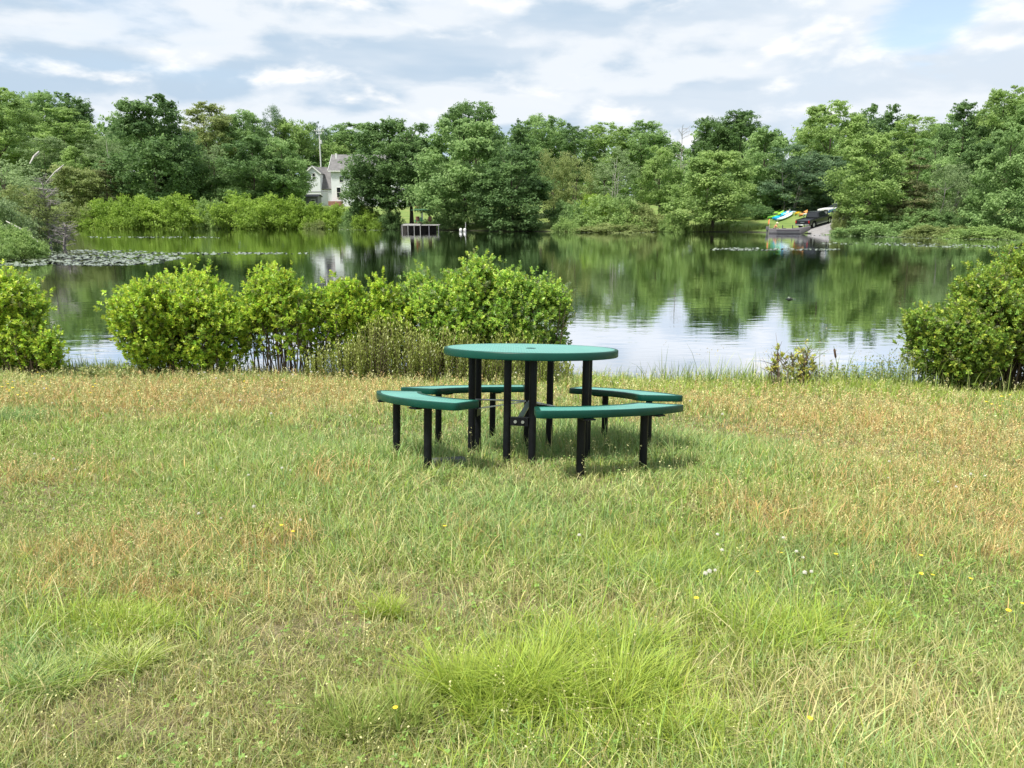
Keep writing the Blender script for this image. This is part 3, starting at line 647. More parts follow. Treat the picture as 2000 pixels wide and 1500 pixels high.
def picnic_table():
    D = 5.1; top = at(1037, 679.5, D)
    rot = Matrix.Rotation(R(.95), 4, 'Y') @ Matrix.Rotation(-math.atan(.117), 4, 'X')
    n = rot @ Vector((0, 0, 1)); base = Vector(top) - n * .76
    e = empty('picnic_table', base, 0, 'round green coated metal picnic table with four curved benches on black legs', 'picnic table')
    e.rotation_euler = rot.to_euler()
    RT = .582; mb = MB()
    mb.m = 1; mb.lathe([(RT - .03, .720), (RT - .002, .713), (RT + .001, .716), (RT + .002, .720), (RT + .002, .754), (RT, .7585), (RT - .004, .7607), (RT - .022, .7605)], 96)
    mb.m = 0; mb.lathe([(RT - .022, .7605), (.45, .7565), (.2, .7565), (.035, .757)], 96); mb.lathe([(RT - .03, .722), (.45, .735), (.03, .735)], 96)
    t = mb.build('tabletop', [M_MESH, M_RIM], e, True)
    hub = MB(); hub.lathe([(.03, .757), (.031, .7595), (.022, .7605), (.019, .7585), (.019, .752), (.0, .751)], 24); hub.build('umbrella_hole_cap', M_RIM, t, True)
    ROT = -102 + 45
    for k in range(4):                       # benches
        ac = ROT + 90 * k - (2.2 if k == 3 else 0); half = 34.8 if k == 3 else 32.6; ri, ro = .74, 1.045
        out = []
        def arc(r, a0, a1, m): return [((r - (.045 if r > .9 else .02) * math.cos(R((a - ac) / half * 90)) ** 1) * math.cos(R(a)), (r - (.045 if r > .9 else .02) * math.cos(R((a - ac) / half * 90))) * math.sin(R(a))) for a in np.linspace(a0, a1, m)]
        cr = .045; da_o = math.degrees(cr / ro); da_i = math.degrees(cr / ri)
        out += arc(ro, ac - half + da_o, ac + half - da_o, 22)
        def corner(r, a, sgn, rs):   # rounded corner between arc and end
            return [((r - rs * cr * (1 - math.cos(t))) * math.cos(R(a - sgn * math.degrees(cr * (1 - math.sin(t)) / r))), (r - rs * cr * (1 - math.cos(t))) * math.sin(R(a - sgn * math.degrees(cr * (1 - math.sin(t)) / r)))) for t in (R(25), R(45), R(65), R(90))]
        out += corner(ro, ac + half, 1, 1)
        out += corner(ri, ac + half, 1, -1)[::-1]
        out += arc(ri, ac + half - da_i, ac - half + da_i, 18)
        out += corner(ri, ac - half, -1, -1)
        out += corner(ro, ac - half, -1, 1)[::-1]
        O = np.array(out); m_ = len(O)
        tn = np.roll(O, -1, 0) - np.roll(O, 1, 0); tn = tn / np.linalg.norm(tn, axis=1)[:, None]; nr = np.stack((tn[:, 1], -tn[:, 0]), 1)
        rings = [(-.004, .412), (.0, .410), (.002, .413), (.002, .447), (.0005, .4512), (-.003, .4528), (-.02, .4525)]
        V = []
        dz = -.026 if k == 0 else 0.0
        tl = -math.tan(R(2.7))       # the benches stand in the steeper ground on their own legs
        for off, z in rings: V += [(x, y, z + dz + tl * y) for x, y in O + nr * off]
        V += [(x, y, .4495 + dz + tl * y) for x, y in O - nr * .028]
        b = MB(); F = []
        for i in range(len(rings)):
            for j in range(m_): F.append((i * m_ + j, i * m_ + (j + 1) % m_, (i + 1) * m_ + (j + 1) % m_, (i + 1) * m_ + j))
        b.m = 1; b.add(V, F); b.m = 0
        L = len(rings) * m_
        b.add(V[L:], [tuple(range(m_))]); b.add([(x, y, .418 + dz + tl * y) for x, y in O - nr * .02], [tuple(range(m_))[::-1]])
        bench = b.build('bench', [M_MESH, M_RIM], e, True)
        for sgn, dd in ((-1, 15.5), (1, 15.5)):
            a = R(ac + sgn * dd); c = (.90 * math.cos(a), .90 * math.sin(a)); lg = MB()
            lg.tube([(*c, -.16 + tl * c[1]), (*c, .40 + dz + tl * c[1])], .0245, 16); o = lg.build('bench_leg', M_BLACK, bench, True)
            pl = MB(); pl.box((*c, .406 + dz + tl * c[1]), (.24, .07, .008), a); pl.build('mounting_plate', M_BLACK, o, False)
    for k, ang in enumerate((-102, -12, 78, 168)):     # four pairs of tall posts joined by bolted plates
        a = R(ang); rad = .345 if k % 2 == 0 else .385; t_ = Vector((-math.sin(a), math.cos(a), 0)); c = Vector((rad * math.cos(a), rad * math.sin(a), 0))
        for s in (-1, 1):
            p = c + t_ * (.082 * s); lg = MB(); lg.tube([(p.x, p.y, -.13), (p.x, p.y, .735)], .0245, 16); lg.build('leg', M_BLACK, e, True)
        plate = MB(); q = c * .985; plate.beam(q - t_ * .058 + Vector((0, 0, .31)), q + t_ * .058 + Vector((0, 0, .31)), .05, .052); pp = plate.build('brace_plate', M_BLACK, e)
        for s in (-.024, .024):
            bo = MB(); w = q + t_ * s + Vector((0, 0, .31)); o2 = Vector((math.cos(a), math.sin(a), 0)); bo.tube([w + o2 * .02, w + o2 * .033], .011, 6); bo.build('bolt', M_STEEL, pp)
        arm = MB(); arm.beam(q * .93 + Vector((0, 0, .335)), Vector((0, 0, .395)) + c * .09, .035, .006); arm.build('brace_bar', M_STEEL, e)
    rod = MB(); a = R(168); rod.tube([(.03 * math.cos(a), .03 * math.sin(a), .40), (.40 * math.cos(a), .40 * math.sin(a), .395)], .006, 8); rod.build('brace_rod', M_STEEL, e, True)
    return e, rot, base
TABLE, TROT, TBASE = picnic_table()
def slab():
    x0, y0, z0 = G(838, 915); x1, y1, z1 = G(908, 912)
    mb = MB(); a = Vector((x0, y0, z0 + .035)); b = Vector((x1, y1, z1 + .038)); mb.beam(a, b, .055, .05)
    tag(mb.build('board', plain('weathered_dark_wood', (.10, .105, .11), .85, var=.45, scale=18, bump=.5), None, True, .006), 'weathered dark board lying in the grass below the left bench', 'board')
slab()

# ------------------------------------------------------------------ lakeside shrubs near the camera
def rosettes(T, axis, n, L, wr, r, col, open_=.9):
    """n leaves round each twig tip T pointing along axis; col (len(T),3)"""
    m = len(T); a = unit(axis); u = unit(np.cross(a, r.normal(size=(m, 3)))); v = np.cross(a, u)
    idx = np.repeat(np.arange(m), n); k = np.tile(np.arange(n), m); N = m * n
    ph = k * 2.39996 + r.uniform(0, .5, N); el = np.clip(open_ * (1.25 - .85 * k / n) + r.normal(0, .18, N), .1, 1.7)
    back = (1 - k / n)
    d = unit(a[idx] * np.cos(el)[:, None] + (u[idx] * np.cos(ph)[:, None] + v[idx] * np.sin(ph)[:, None]) * np.sin(el)[:, None])
    ln = (L[idx] * r.uniform(.65, 1.15, N))[:, None]
    base = T[idx] - a[idx] * (back[:, None] * ln * 1.25)
    side = unit(np.cross(d, a[idx] + r.normal(0, .25, (N, 3)))); nor = np.cross(side, d)
    w = ln * wr
    droop = -np.array((0, 0, 1.)) * ln * r.uniform(0, .22, (N, 1))
    mid = base + d * ln * .52; tip = base + d * ln + droop
    V = np.stack((base, mid - side * w + nor * w * .45, tip, mid + side * w + nor * w * .45), 1).reshape(-1, 3)
    i = np.arange(N) * 4
    F = np.concatenate((np.stack((i, i + 1, i + 2), 1), np.stack((i, i + 2, i + 3), 1)))
    c = col[idx] * r.uniform(.78, 1.2, (N, 1)) * (1 + .12 * r.normal(size=(N, 3)) * np.array((1, .4, .5)))
    return V, F, np.repeat(np.clip(c, 0.005, .9), 4, 0)
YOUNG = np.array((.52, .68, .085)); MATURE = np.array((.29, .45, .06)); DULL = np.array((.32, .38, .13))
def near_shrub(label, px, w, top, Y, seed, young=.55, low=.12, dens=1.0, tone=(1, 1, 1), bumps=7, depth=.8, tilt=0.0):
    r = np.random.default_rng(seed); x = Xat(px, Y, 650); z0 = max(gz(x, Y), -.25) ; H = Zat(top, Y) - z0; Rx = w / 2 / F_PX * Y * .86
    e = empty('lakeside_shrub', (x, Y, z0), 0, label, 'shrub')
    # sub-crowns: overlapping domes give the lumpy outline
    nb = bumps; bx = np.linspace(-.72, .72, nb) + r.normal(0, .09, nb); bc = np.stack((bx * Rx, r.uniform(-.55, .55, nb) * depth * Rx, np.zeros(nb)), 1)
    bh = H * (1 - .16 * np.abs(bx) ** 1.6) * r.uniform(.80, 1.0, nb); bh *= 1 + tilt * bx; bh *= H / bh.max(); br = Rx * r.uniform(.42, .62, nb)
    area = sum(br * bh) * 2.2; M = int(1450 * area * dens)
    bi = r.choice(nb, M, p=br * bh / (br * bh).sum()); rr = r.uniform(.35, 1, M) ** .45
    d = unit(r.normal(size=(M, 3)) + np.array((0, 0, .25))); zc = bh[bi] * .58
    P = np.stack((bc[bi, 0] + d[:, 0] * br[bi] * rr, bc[bi, 1] + d[:, 1] * br[bi] * rr, zc + d[:, 2] * rr * bh[bi] * np.where(d[:, 2] > 0, .42, .50)), 1)
    P += d * (.085 * H * wob(P[:, 0] * 4 + seed, P[:, 2] * 4, 1.0, 3) + .05 * H * wob(P[:, 0] * 9, P[:, 2] * 8 + seed, 1.0, 6))[:, None] * np.clip(d[:, 2:] + .5, 0, 1)
    keep = (P[:, 2] > H * low * r.uniform(.4, 1.7, M)); P, d, rr = P[keep], d[keep], rr[keep]
    # open pockets between the branches
    pk = wob(P[:, 0] * 2.6 + seed, P[:, 2] * 3.4 + P[:, 1], 1.0, 1) + r.normal(0, .35, len(P)); keep = (pk > -.45) | ((rr > .96) & (P[:, 2] > H * .55)); P, d, rr = P[keep], d[keep], rr[keep]
    shoot = r.random(len(P)) < .14; P[shoot] += d[shoot] * r.uniform(.03, .15, (shoot.sum(), 1)) + np.array((0, 0, .05))
    axis = d * np.array((.8, .8, .5)) + np.array((0, 0, .75)) + r.normal(0, .28, (len(P), 3))
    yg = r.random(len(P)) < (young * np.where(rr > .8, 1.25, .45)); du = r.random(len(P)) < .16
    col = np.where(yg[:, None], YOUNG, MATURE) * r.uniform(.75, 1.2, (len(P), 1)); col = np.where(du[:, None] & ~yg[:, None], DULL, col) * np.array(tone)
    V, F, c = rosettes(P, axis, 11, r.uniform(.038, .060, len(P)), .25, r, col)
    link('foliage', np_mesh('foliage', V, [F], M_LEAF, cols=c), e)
    st = MB(); q = random.Random(seed)
    idx = r.choice(len(P), min(len(P), int(75 * dens * max(1, Rx))), replace=False)
    for i in idx:
        b0 = Vector((P[i, 0] * .75 + q.uniform(-.25, .25) * Rx * .5, P[i, 1] * .4 + q.uniform(-.2, .2), -.08)); t = Vector(P[i]); m1 = b0.lerp(t, .45) + Vector((q.uniform(-.08, .08), q.uniform(-.08, .08), .08))
        m2 = b0.lerp(t, .75) + Vector((q.uniform(-.06, .06), q.uniform(-.06, .06), .05)); st.tube([b0, m1, m2, t], [q.uniform(.009, .016), .008, .005, .002], 4, False)
        for j in range(3):
            s0 = m1.lerp(t, q.uniform(.1, .9)); st.tube([s0, s0 + Vector((q.uniform(-.2, .2), q.uniform(-.2, .2), q.uniform(.02, .25)))], [.004, .0015], 3, False)
    st.build('stems', M_TWIG, e)
    return e
near_shrub('lime green leafy shrub cut by the left edge of the photo', -40, 250, 528, 10.4, 11, .62, .06, 1.0, bumps=6)
near_shrub('smaller lime shrub leaning right beside the one at the left edge', 62, 120, 618, 10.2, 12, .6, .05, 1.1, bumps=4)
near_shrub('leftmost lime shrub of the lakeside clump with water on its left', 358, 228, 533, 10.6, 13, .68, .10, 1.0, bumps=7)
near_shrub('open-stemmed shrub of the lakeside clump showing water between its stems', 560, 200, 520, 10.7, 14, .60, .34, .85, bumps=7)
near_shrub('low yellow-green shrub of the lakeside clump in its dip', 722, 150, 536, 10.7, 15, .7, .2, .9, bumps=5)
near_shrub('tallest shrub of the lakeside clump behind the round table', 900, 210, 508, 10.8, 16, .5, .12, 1.0, (.95, .98, 1.3), bumps=7)
near_shrub('paler rounded shrub at the right end of the lakeside clump', 1022, 190, 532, 10.9, 17, .5, .06, 1.05, (.92, .97, 1.4), bumps=7)
near_shrub('large dense shrub at the right edge beside the lake', 1940, 290, 494, 9.9, 18, .38, .05, 1.15, (.80, .80, 1.0), bumps=8, tilt=.3)
near_shrub('tall shrub filling the right border behind the large dense one', 2060, 240, 470, 10.4, 19, .35, .05, 1.0, (.74, .74, .95), bumps=5)
near_shrub('sparse yellowish low shrub at the waterline right of the table', 1556, 84, 678, 9.9, 20, .75, .1, .42, (1.1, .85, 1.6), bumps=4)

def myrtle(label, px, w, top, Y, seed, n):
    """low shrub of upright wands densely set with narrow leaves"""
    r = np.random.default_rng(seed); x = Xat(px, Y, 700); z0 = gz(x, Y); H = Zat(top, Y) - z0; Rx = w / 2 / F_PX * Y
    e = empty('sweet_gale_shrub', (x, Y, z0), 0, label, 'shrub')
    B = np.stack((r.uniform(-1, 1, n) * Rx, r.uniform(-.5, .5, n), np.zeros(n)), 1); h = H * (1 - .45 * (B[:, 0] / Rx) ** 2) * r.uniform(.55, 1.0, n)
    lean = r.normal(0, .10, (n, 2)); k = 26; t = np.linspace(.12, 1, k)
    C = B[:, None, :] + np.stack((lean[:, :1] * t * h[:, None], lean[:, 1:] * t * h[:, None], h[:, None] * t), -1)
    C = C.reshape(-1, 3); N = len(C); ph = np.tile(np.arange(k) * 2.4, n) + r.uniform(0, 1, N); el = r.uniform(.35, .9, N)
    d = np.stack((np.cos(ph) * np.sin(el), np.sin(ph) * np.sin(el), np.cos(el)), 1); L = r.uniform(.030, .05, N)[:, None]; s = unit(np.cross(d, np.array((0, 0, 1.)) + r.normal(0, .2, (N, 3))))
    V = np.stack((C, C + d * L * .55 - s * L * .2, C + d * L, C + d * L * .55 + s * L * .2), 1).reshape(-1, 3); i = np.arange(N) * 4
    base = np.array((.25, .31, .06)) * r.uniform(.6, 1.3, (n, 1)); tips = np.array((.36, .40, .10)); tt = np.tile(t, n)[:, None] ** 4
    c = np.repeat(base, k, 0) * (1 - tt) + tips * tt
    link('foliage', np_mesh('foliage', V, [np.stack((i, i + 1, i + 2, i + 3), 1)], M_LEAF, cols=np.repeat(np.clip(c * r.uniform(.8, 1.2, (N, 1)), 0, 1), 4, 0)), e)
    st = MB()
    for j in range(0, n, 2): st.tube([B[j] - np.array((0, 0, .05)), B[j] + np.array((lean[j, 0] * h[j], lean[j, 1] * h[j], h[j] * .96))], [.005, .002], 3, False)
    st.build('stems', M_TWIG, e)
myrtle('olive low shrub of upright wands at the foot of the open-stemmed shrub', 668, 120, 655, 10.35, 31, 190)
myrtle('olive low shrub of upright wands left of the tabletop, in front of the dip', 765, 170, 612, 10.35, 32, 380)
myrtle('olive low shrub of upright wands behind the left part of the tabletop', 880, 160, 628, 10.25, 33, 320)
myrtle('olive low shrub of upright wands behind the middle of the tabletop', 1000, 160, 640, 10.25, 34, 280)
myrtle('thin low wand shrub right of the clump at the waterline', 1085, 60, 680, 10.2, 35, 60)

# ------------------------------------------------------------------ grass
def blades(P, h, w, lean, ldir, col, r, tipcol=None, segs=3):
    """curved tapering blades; P (N,3)"""
    n = len(P); t = np.linspace(0, 1, segs + 1); ld = np.stack((np.cos(ldir), np.sin(ldir), np.zeros(n)), 1)
    fa = ldir + np.pi / 2 + r.normal(0, .7, n); wd = np.stack((np.cos(fa), np.sin(fa), np.zeros(n)), 1)
    V = np.zeros((n, 2 * segs + 1, 3), np.float32); C = np.zeros((n, 2 * segs + 1, 3), np.float32)
    for i, tt in enumerate(t):
        c = P + ld * (h * lean * tt ** 1.8)[:, None]; c[:, 2] += h * (tt - .42 * np.clip(lean, 0, 1.5) * tt ** 2.2 * .8)
        cc = col if tipcol is None else col * (1 - tt ** 1.5) + tipcol * tt ** 1.5
        if i < segs:
            ww = (w * (1 - .75 * tt ** 1.3) / 2)[:, None]; V[:, 2 * i] = c - wd * ww; V[:, 2 * i + 1] = c + wd * ww; C[:, 2 * i] = cc; C[:, 2 * i + 1] = cc
        else: V[:, 2 * i] = c; C[:, 2 * i] = cc
    b = np.arange(n)[:, None] * (2 * segs + 1)
    Q = np.concatenate([b + np.array((2 * i, 2 * i + 1, 2 * i + 3, 2 * i + 2)) for i in range(segs - 1)]) if segs > 1 else np.zeros((0, 4), int)
    T = b + np.array((2 * segs - 2, 2 * segs - 1, 2 * segs))
    return V.reshape(-1, 3), Q, T, C.reshape(-1, 3)
def merge(parts):
    V = []; Q = []; T = []; C = []; o = 0
    for v, q, t, c in parts: V.append(v); Q.append(q + o); T.append(t + o); C.append(c); o += len(v)
    return np.concatenate(V), [np.concatenate(Q), np.concatenate(T)], np.concatenate(C)
GREEN = np.array((.27, .41, .075)); STRAW = np.array((.58, .54, .25)); OLIVE = np.array((.38, .43, .12)); ORANGE = np.array((.60, .43, .17)); LIME = np.array((.33, .45, .05)); COOL = np.array((.23, .38, .12)); PALE = np.array((.50, .56, .21))
# tracts of the meadow: pixel centre, pixel radii, weights of (green, straw, olive, orange, lime, cool, pale), strength
TRACTS = [((300, 790), (420, 34), 'orange', 1.1), ((640, 800), (160, 45), 'pale', .9), ((650, 780), (200, 28), 'orange', .6), ((1550, 830), (420, 52), 'orange', .5), ((1900, 880), (260, 80), 'orange', .8), ((1700, 760), (420, 18), 'lime', .9), ((120, 745), (220, 14), 'pale', .8),
          ((250, 860), (330, 36), 'green', 1.3), ((25, 818), (60, 16), 'cool', 2.0), ((860, 860), (230, 48), 'cool', 1.7), ((1240, 870), (220, 45), 'cool', 1.7), ((620, 900), (240, 40), 'green', 1.0), ((1480, 930), (200, 60), 'green', .9), ((60, 940), (160, 20), 'orange', 1.1),
          ((230, 1075), (150, 40), 'orange', 1.5), ((520, 1075), (60, 32), 'orange', 1.2), ((130, 1020), (220, 60), 'green', .9), ((350, 1175), (240, 22), 'orange', 1.0), ((650, 935), (70, 16), 'orange', 1.2), ((930, 1040), (60, 26), 'orange', .7), ((1060, 960), (220, 30), 'pale', 1.0), ((980, 1000), (150, 60), 'cool', .8),
          ((1480, 1010), (90, 35), 'orange', 1.0), ((1640, 1080), (240, 60), 'orange', .7), ((1850, 1000), (200, 90), 'orange', .8), ((1350, 1110), (140, 55), 'green', 1.3), ((1560, 1140), (260, 60), 'cool', .8), ((1800, 1150), (200, 80), 'green', .7),
          ((600, 1230), (260, 80), 'straw', 1.0), ((900, 1180), (260, 50), 'straw', .8), ((1250, 1225), (120, 40), 'straw', 1.0), ((300, 1400), (330, 90), 'straw', 1.2), ((540, 1440), (160, 80), 'straw', 1.2), ((700, 1400), (140, 120), 'olive', 1.6), ((1550, 1400), (200, 60), 'straw', 1.1), ((1850, 1400), (240, 100), 'straw', 1.2),
          ((1500, 1330), (160, 50), 'olive', .9), ((60, 1330), (120, 60), 'cool', .8), ((1090, 1370), (230, 95), 'lime', 1.2), ((225, 1235), (130, 30), 'lime', 1.2), ((1540, 1255), (130, 34), 'lime', 1.2), ((1340, 1120), (160, 60), 'lime', .5), ((1000, 920), (50, 12), 'straw', 1.2)]
PAL = dict(green=GREEN, straw=STRAW, olive=OLIVE, orange=ORANGE, lime=LIME, cool=COOL, pale=PALE); PK = list(PAL)
def to_px(P):
    """world points -> pixels of the photograph (used once, to look up which tract of the meadow a tuft grows in)"""
    c, s = math.cos(PITCH), math.sin(PITCH); d = P - CAM; dep = d[:, 1] * c - d[:, 2] * s; up = d[:, 1] * s + d[:, 2] * c
    return 1000 + F_PX * d[:, 0] / dep, 750 - F_PX * up / dep
TR_W = []
for (c0, rd, nm, k) in TRACTS:
    gx, gy, _ = G(c0[0], c0[1]); rx = abs(G(min(c0[0] + rd[0], 2600), c0[1])[0] - gx); y_a = G(c0[0], c0[1] - rd[1])[1]; y_b = G(c0[0], c0[1] + rd[1])[1] if c0[1] + rd[1] < 1700 else gy - .3
    TR_W.append((gx, gy, max(rx, .1), max(abs(y_a - gy), .06), max(abs(gy - y_b), .06), nm, k))
def meadow_mix(x, y, r):
    """weights of the grass kinds at ground points"""
    n = len(x); W = np.zeros((n, len(PK)))
    b1, b2, b3 = wob(x, y, .9, 1), wob(x, y, 1.9, 2), wob(x, y, 4.3, 3)
    W[:, 0] = 1.0 + .5 * b1; W[:, 1] = .14 - .2 * b1 + .18 * b2; W[:, 2] = .6 + .3 * b3; W[:, 3] = .03 + .05 * b2; W[:, 4] = .06 + .08 * b3; W[:, 5] = .32 + .3 * b3; W[:, 6] = .34 + .3 * b2
    for gx, gy, rx, ru, rd, nm, k in TR_W:
        dy = y - gy; e = np.exp(-((x - gx) / rx) ** 2 - (dy / np.where(dy > 0, ru, rd)) ** 2) * (1 + .45 * b3); W[:, PK.index(nm)] += (4.2 if nm in ('orange', 'lime') else 3.4) * k * e
        if nm in ('cool', 'lime', 'green'): W[:, 1] *= 1 - .6 * np.clip(e * k, 0, 1); W[:, 3] *= 1 - .7 * np.clip(e * k, 0, 1)
    W = np.clip(W, .01, None); return W / W.sum(1, keepdims=True)
def scatter(n, r, rho_pow=1.75, y0=1.15, y1=10.9, half=.80):
    """points in the wedge of meadow in front of the camera, thinning with distance"""
    u = r.random(n); a = 2 - rho_pow
    rad = (y0 ** a + u * (y1 ** a - y0 ** a)) ** (1 / a); t = r.uniform(-half, half, n)
    return rad * t, rad
def meadow_grass():
    r = np.random.default_rng(21); parts = []
    # clumps
    nc = 64000; x, y = scatter(nc, r); ok = (y < shore_near(x) - .05 + r.normal(0, .12, nc)); x, y = x[ok], y[ok]; nc = len(x)
    W = meadow_mix(x, y, r); cum = W.cumsum(1); kind = (r.random(nc)[:, None] > cum).sum(1).clip(0, len(PK) - 1)
    pal = np.array([PAL[k] for k in PK]); hk = np.array((.085, .085, .075, .10, .12, .11, .10))[kind]; cnt = np.array((7, 6, 7, 4, 7, 7, 6))[kind]
    far = np.clip(y / 5, .75, 2.0)
    thin = r.random(nc) > .75 * np.clip((W[:, 1] - .22) / .4, 0, 1) * (.4 + .6 * (wob(x, y, 6.0, 7) > -.1)); x, y, W, kind, hk, cnt, far = x[thin], y[thin], W[thin], kind[thin], hk[thin], cnt[thin], far[thin]; nc = len(x)
    big = .75 + .5 * np.clip(wob(x, y, 1.3, 5), -1, 1) + r.normal(0, .18, nc)
    tall = 1 + .35 * sstep(6.5, 9.8, y) + .85 * np.exp(-((x - .15) / 1.25) ** 2 - ((y - 5.4) / .85) ** 2)
    hc = hk * np.clip(big, .35, 1.6) * tall
    idx = np.repeat(np.arange(nc), cnt); n = len(idx)
    px = x[idx] + r.normal(0, .022, n) * far[idx]; py = y[idx] + r.normal(0, .022, n) * far[idx]
    P = np.stack((px, py, ground_z(px, py) - .004), 1)
    h = hc[idx] * r.uniform(.45, 1.35, n); w = r.uniform(.0026, .0060, n) * np.clip(y[idx] / 3.2, .85, 2.2)
    ld = r.uniform(0, 6.28, n); lean = np.abs(r.normal(.55, .38, n)).clip(0, 1.5)
    col = pal[kind[idx]] * r.uniform(.68, 1.28, (n, 1)) * (1 + r.normal(0, .07, (n, 3)))
    dry = r.random(n) < .10; col[dry] = STRAW * r.uniform(.6, 1.25, (dry.sum(), 1))
    tip = col * .75 + STRAW * .25
    near = y[idx] < 4.5
    for sel, sg in ((near, 4), (~near, 2)):
        parts.append(blades(P[sel], h[sel], w[sel], lean[sel], ld[sel], np.clip(col[sel], .01, .9), r, np.clip(tip[sel], .01, .9), sg))
    # low lying thatch
    nt = 70000; x, y = scatter(nt, r, 1.8, 1.15, 9.5); P = np.stack((x, y, ground_z(x, y) + r.uniform(0, .02, nt)), 1)
    col = np.where(r.random((nt, 1)) < .3, STRAW, OLIVE) * r.uniform(.28, .95, (nt, 1))
    parts.append(blades(P, r.uniform(.03, .075, nt), r.uniform(.002, .004, nt) * np.clip(y / 3, .8, 2), r.uniform(1.0, 1.6, nt), r.uniform(0, 6.28, nt), col, r, None, 2))
    # small broad leaves of clover and plantain between the blades
    nl = 26000; x, y = scatter(nl, r, 1.8, 1.2, 7.5); W = meadow_mix(x, y, r); kp = r.random(nl) < np.clip(W[:, 5] * 1.6 + W[:, 0] * .7, 0, 1) * (wob(x, y, 2.7, 9) > -.2); x, y = x[kp], y[kp]; nl = len(x)
    q = 3; ii = np.repeat(np.arange(nl), q); P = np.stack((x[ii], y[ii], ground_z(x, y)[ii] + r.uniform(.015, .06, nl)[ii]), 1); an = np.tile(np.arange(q) * 2.094, nl) + np.repeat(r.uniform(0, 6.28, nl), q); sz = np.repeat(r.uniform(.0035, .0065, nl), q)
    P[:, 0] += np.cos(an) * sz * .9; P[:, 1] += np.sin(an) * sz * .9
    V1, F1 = leaf_quads(P, unit(r.normal(0, .35, (nl * q, 3)) + np.array((0, 0, 1.))), sz, np.full(nl * q, .8), r)
    parts.append((V1, F1, np.zeros((0, 3), int), np.repeat(np.clip(np.array((.24, .40, .085)) * r.uniform(.7, 1.2, (nl, 1))[ii], 0, 1), 4, 0)))
    V, F, C = merge(parts)
    tag(link('meadow_grass', np_mesh('meadow_grass', V, F, M_GRASS, cols=C)), 'patchy green and straw coloured meadow grass', 'grass', kind='stuff')
meadow_grass()
def seed_stalks():
    """fine stalks with loose reddish or straw seed heads"""
    r = np.random.default_rng(22); n = 26000; x, y = scatter(n, r, 1.55, 1.3, 10.7); W = meadow_mix(x, y, r); red = W[:, PK.index('orange')]
    far = sstep(6.2, 8.5, y) * .5
    keep = r.random(n) < np.clip(red * 1.2 + .06 + far * .6, 0, 1); x, y, red = x[keep], y[keep], red[keep]; n = len(x); keep = y < shore_near(x) + .1; x, y, red = x[keep], y[keep], red[keep]; n = len(x)
    isred = r.random(n) < np.clip(red * 1.8, .02, .5)
    h = r.uniform(.11, .23, n) * (1 - .1 * sstep(8, 10.4, y)); P = np.stack((x, y, ground_z(x, y)), 1); ld = r.uniform(0, 6.28, n); lean = np.abs(r.normal(.2, .15, n)); wsc = np.clip(y / 4, .7, 2.0)
    sc = np.where(isred[:, None], np.array((.60, .44, .20)), np.array((.60, .58, .27))) * r.uniform(.7, 1.2, (n, 1))
    parts = [blades(P, h, .0016 * wsc, lean, ld, np.clip(sc * .85, 0, 1), r, None, 2)]
    # seed flecks along the upper half
    k = 9; t = r.uniform(.55, 1.02, (n, k)); ii = np.repeat(np.arange(n), k); tt = t.ravel(); lv = np.stack((np.cos(ld), np.sin(ld), 0 * ld), 1)
    c = P[ii] + lv[ii] * (h * lean)[ii, None] * tt[:, None] ** 1.8; c[:, 2] += h[ii] * (tt - .34 * np.clip(lean[ii], 0, 1.5) * tt ** 2.2); m = len(c)
    c += r.normal(0, .008, (m, 3)) * (1.25 - tt)[:, None] * 2.0
    V, F = leaf_quads(c, unit(r.normal(size=(m, 3))), r.uniform(.0025, .0055, m) * wsc[ii], r.uniform(.4, .8, m), r)
    cc = np.repeat(np.clip(sc[ii] * r.uniform(.75, 1.35, (m, 1)), 0, 1), 4, 0)
    parts.append((V, F, np.zeros((0, 3), int), cc)); V, F, C = merge(parts)
    tag(link('sorrel_stalks', np_mesh('sorrel_stalks', V, F, M_GRASS, cols=C)), 'fine reddish and straw seed stalks over the meadow', 'grass', kind='stuff')
seed_stalks()
